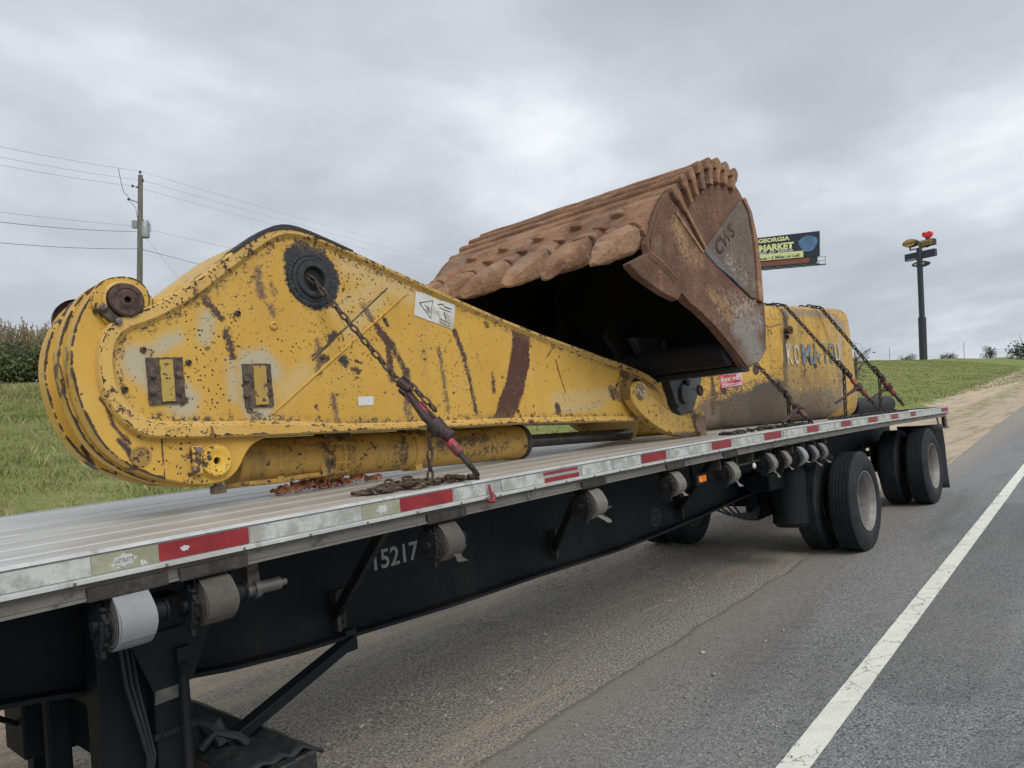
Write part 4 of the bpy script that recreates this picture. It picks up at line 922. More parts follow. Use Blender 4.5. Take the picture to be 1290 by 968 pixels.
for X in AX:
    wheel(X, .03, 1, False)['label'] = 'near-side outer tyre with pale dished rim'; wheel(X, .365, 1, True); wheel(X, W-.03, -1, False); wheel(X, W-.365, -1, True)
    MB().tube([(X, .3, .497), (X, W-.3, .497)], .065, 14).tube([(X, .63, .497), (X, .70, .497)], .20, 20).tube([(X, 1.89, .497), (X, 1.96, .497)], .20, 20).build('axle', MB_BLACK, trailer)
    for y in (.78, 1.8):
        m = MB(); m.bar((X-.55, y, .60), (X+.35, y, .47), .08, .10).box((X-.58, y, .68), (.16, .12, .40)).tube([(X+.33, y, .52), (X+.33, y, .84)], [.13, .13], 18)
        m.build('suspension_arm', MB_BLACK, trailer, bevel=.01)
    m = MB().tube([(X-.35, .98, .56), (X-.15, .98, .56)], .085, 16).tube([(X-.35, 1.6, .56), (X-.15, 1.6, .56)], .085, 16); m.build('brake_chamber', MB_STEEL, trailer, bevel=.01)
# tank, mudguard piece and lines ahead of the first axle
MB().lathe([(0, .02), (0, .13), (.04, .165), (.52, .165), (.56, .13), (.56, .02)], (7.02, .50, .38), (.10, 0, 1), 24).build('air_tank', MB_BLACK, trailer)
MB().box((7.0, .62, .86), (.9, .30, .16)).box((7.15, .85, .62), (.4, .12, .35)).build('hanger_bracket', MB_BLACK, trailer, bevel=.01)
m = MB()
for k in range(4): m.tube([(6.0+.15*k, .84, .74), (6.35+.1*k, .8, .60-.03*k), (6.7+.03*k, .74, .56-.02*k), (7.1, .8, .60)], .011, 6)
m.build('air_hose', MB_RUBBER, trailer)
# rear: bumper post, light box, mud flaps
m = MB().box((12.02, 1.295, zr(12.0)-.07), (.03, 2.55, .15)).box((12.0, 1.295, .60), (.08, 2.2, .09)).bar((12.0, .65, .62), (12.0, .65, 1.1), .08, .06).bar((12.0, 1.94, .62), (12.0, 1.94, 1.1), .08, .06); m.build('rear_bumper', MB_BLACK, trailer, bevel=.005)
MB().box((12.04, .03, zr(12)-.045), (.02, .07, .10)).box((12.04, 2.56, zr(12)-.045), (.02, .07, .10)).build('rear_corner_marker', simple('dark_red_marker', (.20, .03, .035), .4, 0, .2, 10, 0), trailer)
m = MB().bar((11.93, .02, zr(12)-.12), (11.93, .02, zr(12)-.26), .02, .10, up=(1, 0, 0)); m.bar((11.6, .06, zr(11.6)-.13), (11.66, .06, zr(11.6)-.30), .02, .02); m.box((11.93, .03, zr(12)-.285), (.14, .06, .03)); m.box((11.98, .05, zr(12)-.2), (.02, .06, .16)); m.build('light_bracket', ALU_LOW, trailer, bevel=.003)
MB().box((11.91, .012, zr(12)-.19), (.06, .012, .06)).build('tail_light', simple('red_tail_lens', (.30, .05, .045), .35, 0, .3, 20, 0), trailer, bevel=.004)
for y in (.33, 2.26):
    V = []; Fq = []
    for k in range(13):
        u = k/12; z = 1.0-.90*u; x = 11.74+.05*u+.03*sin(u*5); wd = .29
        V += [(x+.01*sin(u*8), y-wd, z), (x-.01*sin(u*7), y, z-.005), (x+.012*sin(u*6+1), y+wd, z)]
        if k: Fq += [(3*k-3, 3*k-2, 3*k+1, 3*k), (3*k-2, 3*k-1, 3*k+2, 3*k+1)]
    o = MB().add(V, Fq).build('mud_flap', MB_RUBBER, trailer); q_ = o.modifiers.new('thick', 'SOLIDIFY'); q_.thickness = .012
#ARM
# ------------------------------------------------------------------ excavator arm
YA = .76                                                     # outer face of the arm's near side plate
def A2(px, py, y=YA): v = PY(px, py, y); return (v.x, v.z)
def chaikin(pts, n=2, closed=True):
    for _ in range(n):
        q = []; k = len(pts)
        for i in range(k if closed else k-1):
            a, b = pts[i], pts[(i+1) % k]; q += [tuple(.75*u+.25*v for u, v in zip(a, b)), tuple(.25*u+.75*v for u, v in zip(a, b))]
        pts = q if closed else [pts[0]]+q+[pts[-1]]
    return pts
def shp(x0, y0, x1, y1, rp, col, soft=.006, st=1., y=YA):
    a = PY(x0, y0, y); b = PY(x1, y1, y); r = rp*mpp(y, (x0+x1)/2, (y0+y1)/2); return (tuple(a), tuple(b), r, col, soft, st)
DK = (.060, .036, .030); SC = (.20, .155, .085); GY = (.40, .385, .34)
arm_shapes = [
    # grey primer wash round the bolted pads
    shp(172, 455, 232, 505, 20, (.47, .42, .30), .03, 1), shp(196, 440, 224, 424, 8, (.46, .42, .31), .02, 1), shp(262, 400, 258, 425, 9, (.55, .47, .26), .03, 1),
    shp(318, 462, 326, 512, 21, GY, .012, 1), shp(330, 450, 345, 470, 12, GY, .02, .8), shp(291, 458, 293, 500, 5, GY, .015, 1),
    # broad tonal panel between the weld lines
    shp(384, 470, 360, 492, 12, (.50, .33, .085), .012, 1), shp(478, 378, 440, 415, 10, (.55, .36, .10), .03, 1),
    # dust wash right of the bore
    shp(440, 335, 515, 368, 15, (.50, .36, .14), .04, 1), shp(425, 390, 470, 362, 9, (.46, .35, .16), .04, .8),
    # weld scar with side ticks
    shp(487, 364, 462, 388, 1.4, DK, .003, 1), shp(462, 388, 425, 423, 1.3, DK, .003, 1), shp(425, 423, 393, 453, 1.6, DK, .004, 1), shp(414, 429, 421, 420, 3.2, DK, .006, 1), shp(429, 419, 433, 428, 1.2, DK, .003, 1), shp(441, 411, 449, 421, 1., DK, .003, 1),
    # rubbed brown streak curving down
    shp(458, 387, 475, 412, 4.5, SC, .012, .75), shp(475, 412, 493, 436, 5.5, (.16, .10, .06), .010, .9), shp(493, 436, 512, 470, 4.5, (.13, .075, .045), .010, .95), shp(512, 470, 514, 520, 6, SC, .012, .6),
    shp(490, 444, 494, 478, 5, (.11, .062, .045), .004, 1), shp(446, 466, 452, 468, 5.0, DK, .004, 1), shp(448, 459, 458, 462, 1.6, DK, .003, 1), shp(431, 453, 436, 457, 5, (.05, .048, .048), .006, 1), shp(408, 451, 411, 452, 5.5, DK, .006, 1), shp(484, 401, 488, 410, 3, (.08, .06, .045), .005, 1),
    # thin rust runs
    shp(573, 418, 585, 450, 4, (.17, .085, .042), .010, .9), shp(585, 450, 600, 520, 3.6, (.17, .085, .042), .010, .9), shp(553, 440, 565, 518, 3.2, (.30, .17, .06), .014, .7),
    # the great dark rust band
    shp(656, 410, 656, 450, 17, (.115, .050, .034), .008, 1), shp(656, 450, 648, 490, 17.5, (.11, .046, .033), .008, 1), shp(648, 490, 634, 528, 17, (.12, .052, .036), .009, 1),
    shp(620, 470, 622, 492, 2.6, DK, .004, 1), shp(612, 408, 615, 411, 3, DK, .004, 1), shp(700, 455, 712, 492, 1, (.12, .07, .03), .003, 1), shp(688, 450, 700, 430, .8, (.12, .07, .03), .003, 1), shp(712, 492, 712, 505, .9, (.12, .07, .03), .003, 1),
    # scraped marks at left
    shp(257, 377, 279, 402, 4.6, DK, .006, .95), shp(285, 418, 294, 450, 4.2, (.13, .09, .06), .007, .95), shp(286, 411, 288, 414, 3, DK, .004, 1), shp(189, 442, 191, 445, 3.2, DK, .003, 1), shp(235, 503, 228, 512, 3, DK, .004, .9), shp(313, 519, 330, 523, 2.6, DK, .004, 1),
    shp(325, 342, 330, 372, 5, (.24, .19, .10), .012, .65), shp(341, 357, 345, 368, 3, (.10, .075, .05), .006, .8), shp(341, 388, 345, 398, 4, (.25, .18, .09), .010, .6), shp(401, 430, 402, 470, 5, (.25, .19, .10), .012, .5), shp(420, 500, 424, 528, 4, (.12, .085, .04), .012, .45),
    # black mastic round the bore
    shp(392.5, 348, 394.5, 351, 39, (.034, .036, .042), .010, 1), shp(398, 375, 410, 372, 16, (.034, .036, .042), .010, 1), shp(368, 325, 380, 316, 13, (.036, .038, .044), .010, 1),
    # dusty lower right, worn marks near the tip
    shp(700, 505, 770, 498, 9, (.42, .38, .24), .03, .8), shp(702, 512, 703, 518, 5, (.06, .045, .04), .005, 1), shp(770, 500, 773, 503, 2.5, DK, .003, 1), shp(775, 492, 782, 472, 1.6, (.10, .08, .05), .004, 1), shp(774, 502, 768, 490, 1.6, (.1, .08, .05), .004, 1), shp(783, 470, 790, 476, 5, (.10, .085, .07), .008, 1), shp(790, 462, 830, 482, 13, (.085, .07, .05), .012, .62), shp(770, 492, 780, 500, 6, (.10, .07, .045), .012, .5), shp(755, 512, 700, 516, 3, (.46, .42, .30), .02, .7),
    shp(470, 532, 440, 536, 3, (.20, .16, .08), .008, .6), shp(348, 534, 380, 536, 2.2, (.2, .16, .08), .006, .5)]
# group the marks: wide ones ride on the plate as distance values, hair-thin ones stay in the shader
def grp(sh):
    (A, B, r, col, soft, st) = sh
    if r < .0075: return None
    if col == GY or col[0] > .45 and col[2] > .2: return 0
    if col[0] > .40 and col[1] < .40: return 1
    if col[0] >= .40: return 1
    if abs(col[0]-col[2]) < .013: return 2
    if st >= .84 and soft <= .0125: return 3 if col[0] > .09 and r > .02 else 4
    return 5
plate_groups = [[s_ for s_ in arm_shapes if grp(s_) == g] for g in range(6)]
thin = [s_ for s_ in arm_shapes if grp(s_) is None]
YEL_PLATE = yellow_mat('worn_yellow_side_plate', shapes=thin[:14], flat_y=YA, grime=.35, marks=[('marks_a', 0, (.44, .39, .27), .030, 1), ('marks_a', 1, (.55, .39, .16), .045, 1), ('marks_b', 2, (.16, .105, .065), .012, .72), ('marks_b', 0, (.085, .037, .026), .006, .97), ('marks_b', 1, (.075, .045, .036), .006, .86), ('marks_a', 2, (.033, .034, .040), .006, 1), ('marks_c', 0, (.27, .17, .06), .03, .45), ('marks_c', 0, (.07, .05, .035), .008, .30)])
YEL = yellow_mat('worn_yellow_paint', wear=1.1, grime=.5); YEL_EDGE = yellow_mat('chipped_yellow_edge', base=(.62, .40, .115), wear=2.4, grime=.55)
YEL_LUG = yellow_mat('worn_yellow_lug', wear=.85, grime=.35, shapes=[shp(150, 555, 172, 590, 3, DK, .006, .9, .78), shp(125, 505, 160, 560, 2.2, DK, .006, .8, .78), shp(84, 420, 96, 515, 1.6, DK, .005, .8, .78), shp(122, 398, 120, 385, 2, DK, .005, .9, .78), shp(262, 545, 330, 552, 3.5, (.42, .25, .08), .02, .8, .78)], flat_y=.78)
YEL_DK = yellow_mat('grimy_yellow_cylinder', base=(.46, .285, .066), wear=2.7, grime=1.4, streak=(.22, .15, .06), shapes=[shp(500, 560, 505, 590, 9, (.14, .10, .05), .03, .55, .93), shp(555, 560, 610, 552, 9, (.10, .075, .045), .03, .6, .93), shp(590, 575, 640, 560, 6, (.10, .075, .045), .02, .5, .93), shp(425, 548, 450, 552, 6, (.05, .045, .035), .02, .7, .93), shp(408, 560, 420, 600, 7, (.07, .055, .04), .02, .65, .93), shp(330, 556, 400, 556, 5, (.10, .075, .045), .02, .5, .93), shp(508, 550, 512, 595, 5, (.08, .06, .04), .015, .7, .93)])
RUSTPIN = simple('dark_rusty_pin', (.085, .050, .042), .6, .3, .45, 25, .3, (.30, .22, .07), (.66, .70)); BOLT = simple('dull_bolt', (.19, .175, .155), .5, .4, .35, 40, .2, (.09, .06, .05), (.5, .6))
PADM = simple('scraped_rusty_pad', (.12, .085, .06), .7, .15, .4, 40, .4, (.055, .040, .036), (.45, .58)); BLKM = simple('black_mastic', (.030, .032, .037), .7, 0, .35, 30, .6, (.055, .055, .055), (.55, .7), bdist=.01)
arm = thing('excavator_boom', (3, 1.03, zr(3)), 'long yellow excavator boom with chipped paint lying on the flatbed deck', 'excavator boom')
Bpx = [(190, 553), (165, 543), (143, 522), (127, 495), (121, 465), (122, 435), (132, 412), (152, 398), (178, 390), (205, 378), (240, 357), (280, 326), (318, 298), (338, 287), (356, 284), (378, 289), (415, 305), (450, 321), (550, 367), (650, 411), (750, 447), (795, 463), (820, 475), (833, 490), (839, 508), (836, 526), (806, 531), (740, 532), (660, 534), (560, 539), (450, 544), (345, 549), (260, 552)]
Bo = chaikin([A2(*q) for q in Bpx], 1)
nB = len(Bo)
def inset(pts, th):
    n = len(pts); P = [Vector(p) for p in pts]; ar = sum(P[i].x*P[(i+1) % n].y-P[(i+1) % n].x*P[i].y for i in range(n)); sg = 1 if ar > 0 else -1; o = []
    for i in range(n):
        t = (P[(i+1) % n]-P[(i-1) % n]).normalized(); o.append(P[i]+Vector((-t.y, t.x))*sg*(th(P[i]) if callable(th) else th))
    return o
thf = lambda p: .056-.030*smooth((p.x-1.75)/.5)
I1 = inset(Bo, thf); I2 = inset(Bo, lambda p: thf(p)+.014)
# recessed plate
from mathutils.geometry import delaunay_2d_cdt
bnd = []
for i in range(nB):
    a_, b_ = I2[i], I2[(i+1) % nB]; k_ = max(1, int((b_-a_).length/.02))
    bnd += [a_.lerp(b_, q/k_) for q in range(k_)]
ga = np.arange(min(p.x for p in bnd), max(p.x for p in bnd), .0125); gb = np.arange(min(p.y for p in bnd), max(p.y for p in bnd), .0125)
GX, GZ = np.meshgrid(ga, gb); GX = GX.ravel()+rng.uniform(-.0025, .0025, GX.size); GZ = GZ.ravel()+rng.uniform(-.0025, .0025, GZ.size)
ins_ = np.zeros(GX.size, bool); md = np.full(GX.size, 9.)
for i in range(len(bnd)):
    a_, b_ = bnd[i], bnd[(i+1) % len(bnd)]
    cr_ = ((a_.y > GZ) != (b_.y > GZ)) & (GX < (b_.x-a_.x)*(GZ-a_.y)/((b_.y-a_.y) or 1e-9)+a_.x); ins_ ^= cr_
    md = np.minimum(md, np.hypot(GX-a_.x, GZ-a_.y))
kp = ins_ & (md > .010)
pts2 = [Vector((p.x, p.y)) for p in bnd]+[Vector((x, z)) for x, z in zip(GX[kp], GZ[kp])]
r_ = delaunay_2d_cdt(pts2, [(i, (i+1) % len(bnd)) for i in range(len(bnd))], [], 1, 1e-6)
PV = np.array([(p.x, YA, p.y) for p in r_[0]]); PF = np.array([f for f in r_[2]])
side_plate = np_mesh('side_plate', PV, PF, YEL_PLATE); put(side_plate, arm)
PV = np.array([v.co[:] for v in side_plate.data.vertices])
BN = np.array([(p.x, p.y) for p in bnd]); ed_ = np.full(len(PV), 9.)
for q in BN: ed_ = np.minimum(ed_, np.hypot(PV[:, 0]-q[0], PV[:, 2]-q[1]))
at_ = side_plate.data.attributes.new('marks_c', 'FLOAT_VECTOR', 'POINT'); at_.data.foreach_set('vector', np.stack([.022-ed_, ed_*0, ed_*0], 1).astype(np.float32).ravel())
def dist_field(shapes):
    o = np.full(len(PV), -1.)
    for (A, B, r, col, soft, st) in shapes:
        a_ = np.array([A[0], A[2]]); b_ = np.array([B[0], B[2]]); P2 = PV[:, (0, 2)]; ba = b_-a_; h = np.clip(((P2-a_)@ba)/max(ba@ba, 1e-9), 0, 1); d = np.linalg.norm(P2-a_-h[:, None]*ba, axis=1)-r
        o = np.maximum(o, -d)
    return np.clip(o, -.3, .3)
for nm_, gs in (('marks_a', (0, 1, 2)), ('marks_b', (3, 4, 5))):
    at_ = side_plate.data.attributes.new(nm_, 'FLOAT_VECTOR', 'POINT'); at_.data.foreach_set('vector', np.stack([dist_field(plate_groups[g]) for g in gs], 1).astype(np.float32).ravel())
# rim flange standing proud of it, rounded
m = MB(); rings = [(Bo, YA+.07), (Bo, YA-.012), (inset(Bo, .007), YA-.021), (inset(Bo, lambda p: thf(p)-.007), YA-.021), (I1, YA-.014), (I2, YA)]
V = []
for pts, y in rings: V += [(p[0], y, p[1]) for p in pts]
Fq = []
for r in range(len(rings)-1):
    for i in range(nB): j = (i+1) % nB; Fq.append((r*nB+i, r*nB+j, (r+1)*nB+j, (r+1)*nB+i))
m.add(V, Fq).build('rim_flange', YEL_EDGE, arm, smooth_=.7)
m = MB(); m.wall([tuple(p) for p in inset(Bo, .012)], YA+.05, 1.31, .02).build('box_wall', YEL_EDGE, arm, smooth_=.5)
m = MB(); q = inset(Bo, .03); m.prism([tuple(p) for p in q], 1.28, 1.30).build('far_side_plate', YEL, arm, smooth_=0)
# dark sealant strip over the peak of the rim
pk_ = [p for p in Bo if 1.62 < p[0] < 2.32 and p[1] > 2.40]; pk_.sort(key=lambda p: p[0])
m = MB(); V = []; Fq = []
for i, p in enumerate(pk_):
    w1 = .008+.016*max(0, 1-abs(p[0]-1.9)/.35)+.006*mnoise.noise((p[0]*30, 0, 0)); V += [(p[0], YA+.06, p[1]+.003), (p[0], YA-.0235, p[1]+.002), (p[0], YA-.0245, p[1]-w1)]
    if i: o_ = 3*(i-1); Fq += [(o_, o_+1, o_+4, o_+3), (o_+1, o_+2, o_+5, o_+4)]
m.add(V, Fq).build('sealant_strip', BLKM, arm)
# lug plates carrying the big pivot
Lpx = [(345, 549), (330, 553), (318, 560), (309, 573), (302, 590), (290, 603), (272, 610), (240, 611), (197, 602), (157, 584), (127, 558), (107, 522), (94, 484), (89, 450), (93, 418), (104, 389), (120, 366), (139, 353), (160, 352), (178, 361), (189, 374), (203, 377), (222, 371), (250, 350), (300, 360), (345, 450)]
def lugpts(y, sx_=0, xr_=0): return chaikin([A2(px, py, .78) for px, py in Lpx], 1)
Lo = lugpts(.78)
m = MB(); m.prism(Lo, .78, .865); lug1 = m.build('pivot_lug', YEL_LUG, arm, bevel=.006)
Lf = [(p[0]+(.0 if p[0] > 1.4 else .025), p[1]) for p in Lo]
m = MB(); m.prism([tuple(p) for p in inset(Lo, -.010)], .885, .955); lug2 = m.build('pivot_lug', YEL_LUG, arm, bevel=.006)
m = MB(); m.prism(Lf, 1.17, 1.26); m.build('pivot_lug', YEL_LUG, arm, bevel=.006)
rimL = [p for p in Lo]; m = MB(); 
front = [(p[0], p[1]) for p in chaikin([A2(px, py, .78) for px, py in [(188, 603), (157, 587), (127, 560), (107, 526), (95, 488), (90, 452)]], 2, False)]
front = [(p[0]+.11, p[1]+.03) for p in front]; m.wall(front, .955, 1.17, .018, closed=False)
m.build('front_cross_plate', YEL, arm, smooth_=.6)
m = MB(); m.tube([PY(208, 606, .87), PY(245, 612, .87)], .004, 5).tube([(1.60, .95, 1.66), (1.62, 1.0, 1.61), (1.66, 1.02, 1.60)], .008, 5); 
def edge_wear(pts, y, name, parent, w0=.008, inward=1, dens=.45, seed=0):
    P = [Vector(p) for p in pts]; V = []; Fq = []; n = len(P); ar = sum(P[i].x*P[(i+1) % n].y-P[(i+1) % n].x*P[i].y for i in range(n)); sg = 1 if ar > 0 else -1; prev = None; d_ = 0
    for i in range(n):
        a_, b_ = P[i], P[(i+1) % n]; t = (b_-a_); L = t.length
        if L < 1e-5: continue
        t /= L; nn = Vector((-t.y, t.x))*sg; k_ = max(1, int(L/.006))
        for q in range(k_):
            p = a_+t*L*q/k_; d_ += L/k_
            f = max(0, mnoise.noise((d_*7, seed, 0))*.9+mnoise.noise((d_*26, seed, 4))*.8+mnoise.noise((d_*90, seed, 8))*.5+dens-.35)
            w1 = w0*min(f*1.8, 1.9)+.0016
            V += [(p.x, y, p.y), (p.x+nn.x*w1, y, p.y+nn.y*w1), (p.x, y+.014, p.y)]
            j = len(V)-3
            if prev is not None and f > .02: Fq += [(prev, j, j+1, prev+1), (prev, prev+2, j+2, j)]
            prev = j
    MB().add(V, Fq).build(name, EDGEB, parent, smooth_=0, merge=False)
EDGEB = simple('bare_dark_edge', (.060, .040, .034), .75, .1, .4, 40, .2, (.13, .085, .06), (.5, .62))
edge_wear([p for p in Lo if p[0] < 1.32], .7786, 'chipped_edge', lug1, .0045, dens=.72, seed=1)
edge_wear([tuple(p) for p in inset(Lo, -.010) if p[0] < 1.32], .8836, 'chipped_edge', lug1, .005, dens=.66, seed=6)
edge_wear([p for p in Lf if p[0] < 1.30], 1.1686, 'chipped_edge', lug1, .005, dens=.66, seed=2)
edge_wear([tuple(p) for p in inset(Bo, .007)], YA-.0222, 'chipped_edge', side_plate, .011, dens=.30, seed=3)
edge_wear([tuple(p) for p in I1], YA-.0150, 'chipped_edge', side_plate, .005, dens=.16, seed=4)
ep_ = chaikin([A2(*q, .78) for q in [(112, 378), (118, 360), (136, 350), (162, 349), (180, 359), (188, 376), (184, 393), (172, 405), (158, 413), (148, 420), (140, 416), (116, 392)]], 2)
bp_ = MB().prism(ep_, .762, .779).build('boss_plate', YEL_LUG, arm, bevel=.004); edge_wear([tuple(p) for p in inset(ep_, .001)], .7605, 'chipped_edge', bp_, .006, dens=.6, seed=9)
# big pivot boss
c = PY(155.5, 380, .765)
m = MB(); m.lathe([(0, .082), (-.012, .080), (-.016, .074), (-.016, .070), (-.008, .068)], c, (0, 1, 0), 40); m.build('pivot_collar', YEL_EDGE, arm)
m = MB(); m.lathe([(.0, .066), (-.036, .066), (-.042, .060), (-.042, .046), (-.038, .044), (-.040, .030), (-.043, .028), (-.043, .013), (-.02, .012)], c, (0, 1, 0), 36); pn = m.build('pivot_pin', RUSTPIN, arm)
MB().lathe([(-.022, .012), (-.0215, .0001)], c, (0, 1, 0), 12).build('grease_hole', MB_HOLE, pn)
m = MB(); m.lathe([(0, .10), (.03, .098), (.035, .06), (.03, .01)], (c.x+.0, 1.26, c.z), (0, 1, 0), 36); m.lathe([(0, .085), (-.03, .082), (-.032, .02)], (c.x, 1.17, c.z), (0, 1, 0), 30); m.build('far_pivot_boss', RUSTPIN, arm)
a = PY(127, 385, .74); b = PY(151, 408, .74); d = (b-a).normalized(); n_ = Vector((0, 1, 0)); u = d.cross(n_)
lk = MB().box((a+b)/2+Vector((0, .012, 0)), ((b-a).length*.95, .025, .034), (d, n_, u)).box((a+b)/2+Vector((0, .026, 0))-u*-.03, ((b-a).length*1.0, .02, .018), (d, n_, u)).build('lock_bar', PADM, arm, bevel=.003)
for q in ((129, 387), (149, 405)): MB().lathe([(0, .014), (-.012, .014), (-.014, .010), (-.014, .001)], PY(*q, .735), (0, 1, 0), 6).build('bolt', BOLT, lk, bevel=.002)
# lower cylinder pin in the lug
c = PY(270, 581, .78); m = MB(); m.lathe([(0, .072), (-.010, .072), (-.010, .066)], c, (0, 1, 0), 36).lathe([(-.005, .065), (-.026, .065), (-.030, .060), (-.030, .044), (-.026, .038), (-.026, .016), (-.005, .015)], c, (0, 1, 0), 36)
YEL_PIN = yellow_mat('chipped_yellow_pin', base=(.72, .46, .07), wear=2.6, grime=.6)
pn = m.build('cylinder_pin', YEL_PIN, arm); MB().lathe([(-.006, .016), (-.0055, .0001)], c, (0, 1, 0), 12).build('grease_hole', MB_HOLE, pn)
lk = MB().box(PY(247.5, 580, .765), (.040, .03, .118)).build('lock_bar', YEL_EDGE, arm, bevel=.003)
for q in ((250, 567.5), (246.5, 592)): MB().lathe([(0, .014), (-.012, .014), (-.014, .010), (-.014, .001)], PY(*q, .748), (0, 1, 0), 6).build('bolt', BOLT, lk, bevel=.0015)
m = MB().lathe([(-.001, .040), (-.006, .040), (-.006, .032), (-.002, .031), (-.002, .0001)], PY(177, 575, .78), (0, 1, 0), 30); m.build('plug_disc', yellow_mat('dull_brown_plug', base=(.34, .21, .06), wear=2.0), arm)
c = PY(275, 617, .90); MB().box((c.x, .90, c.z), (.055, .05, .035)).box((c.x, .90, c.z+.03), (.03, .03, .04)).build('block', simple('brown_block', (.26, .19, .14), .8, 0, .3, 20, .2), arm, bevel=.003)
# bolted pads
def pad(x0, y0, x1, y1, bolts, mid):
    a = PY(x0, y0, YA); b = PY(x1, y1, YA); cx_, cz_ = (a.x+b.x)/2, (a.z+b.z)/2; w_, h_ = abs(b.x-a.x), abs(a.z-b.z)
    def rough_rect(cx0, cz0, w0, h0, y, th):
        m = MB(); n = 40; pts = []
        for k in range(n):
            t = 4*k/n; e = int(t); f = t-e
            q = [(-1+2*f, -1), (1, -1+2*f), (1-2*f, 1), (-1, 1-2*f)][e]; pts.append((cx0+q[0]*w0/2+.004*mnoise.noise((k*1.7, x0, 0)), cz0+q[1]*h0/2+.005*mnoise.noise((k*1.3, 5, x0))))
        return m.prism(pts, y-th, y+.002)
    p_ = rough_rect(cx_, cz_, w_, h_, YA, .010).build('bolted_pad', PADM, arm, smooth_=.3)
    ym = rough_rect((PY(mid[0], 480, YA).x+PY(mid[1], 480, YA).x)/2, cz_, abs(PY(mid[1], 480, YA).x-PY(mid[0], 480, YA).x), h_*.9, YA-.009, .008).build('pad_key', yellow_mat('scraped_yellow_key', base=(.44, .32, .085), wear=2.8, grime=1.5), p_, smooth_=.3)
    for q in bolts: MB().lathe([(0, .014), (-.010, .013), (-.013, .009), (-.013, .0001)], PY(q[0], q[1], YA-.009), (0, 1, 0), 8).build('bolt', PADM, p_)
pad(183, 451, 233, 508, [(192, 473), (225, 472), (192, 494), (225, 495)], (201, 217)); pad(304, 459, 344, 512, [(310, 478), (338, 477), (310, 498), (338, 497)], (318, 334))
for q, r in (((180, 441), .013), ((237, 457), .013), ((157, 491), .013), ((299, 395), .014), ((344, 410.5), .020), ((652, 518), .012), ((405, 451), .010), ((484, 403), .009)):
    MB().lathe([(0, r), (-.010, r*.9), (-.013, r*.55), (-.006, r*.4), (-.006, .0001)], PY(*q, YA), (0, 1, 0), 14).build('threaded_boss', PADM if r < .015 else YEL_EDGE, arm)
def bead(p0, p1, r, mat, n=26, nm='weld_bead'):
    a = PY(*p0, YA-.001); b = PY(*p1, YA-.001); MB().tube([a.lerp(b, k/n)+Vector((.0015*mnoise.noise((k, r*99, 1)), 0, .002*mnoise.noise((k*.7, 3, r*50)))) for k in range(n+1)], [r*(1+.3*mnoise.noise((k*2.1, 1, 1))) for k in range(n+1)], 8).build(nm, mat, arm)
bead((512, 370), (342, 522), .0065, YEL); bead((488, 363), (393, 454), .0035, PADM)
# bore with its black collar
c = PY(394, 346, YA); cz_ = Vector((PY(395, 352, YA-.015).x, YA, PY(395, 352, YA-.015).z))
m = MB(); m.lathe([(0, .112), (-.010, .110), (-.014, .098), (-.012, .092), (-.022, .090), (-.026, .086), (-.026, .064), (-.020, .060), (.0, .060)], cz_, (0, 1, 0), 48); bo = m.build('bore_collar', BLKM, arm)
MB().lathe([(-.002, .061), (-.0025, .0001)], cz_, (0, 1, 0), 30).build('bore', MB_HOLE, bo)  # black disc paints the dark depth of the bore
m = MB()
for k in range(34):
    a = 2*pi*k/34; m.sphere(cz_+Vector((cos(a)*.122, -.001, sin(a)*.122)), .013+.007*random.random(), 7, 5, (1, .6, 1))
m.build('mastic_bead', BLKM, bo)
# stickers
def quadm(pts, y, nm, mat, parent):
    P = [PY(*q, YA) for q in pts]; return MB().add([(p.x, y, p.z) for p in P], [tuple(range(len(P)))]).build(nm, mat, parent, smooth_=0)
WST = simple('worn_white_sticker', (.62, .62, .60), .5, 0, .12, 6, .05, (.40, .38, .32), (.58, .66)); INK = simple('black_sticker_ink', (.03, .03, .032), .6, 0, .2, 20, 0)
st_ = quadm([(523.5, 367.5), (535, 370), (549, 377), (573, 384), (572, 400), (570, 416), (556, 410), (539, 404), (521, 397)], YA-.003, 'warning_sticker', WST, arm)
def ink(pts, r=.0016): MB().tube([(PY(*q, YA).x, YA-.004, PY(*q, YA).z) for q in pts], r, 4).build('pictogram', INK, st_)
ink([(528, 382), (544.5, 379), (542, 401.5), (528, 382)], .0028)
for k in range(4): ink([(534+k*2, 384+k), (538+k*1.2, 388+k*2.2), (536+k, 391+k)], .0014)
ink([(551, 384), (557, 383.5), (560, 387), (568, 390)], .003); ink([(553, 388), (560, 391), (567, 393.5)], .0022); ink([(559, 393), (561, 402)], .0035); ink([(554, 402), (566, 408)], .0014); ink([(554, 402), (554, 406), (566, 412), (566, 408)], .001)
quadm([(450.5, 500), (470, 499.5), (470, 510.5), (451, 511.5)], YA-.003, 'blank_label', simple('plain_white_label', (.66, .65, .64), .5, 0, .05, 6, .03), arm)

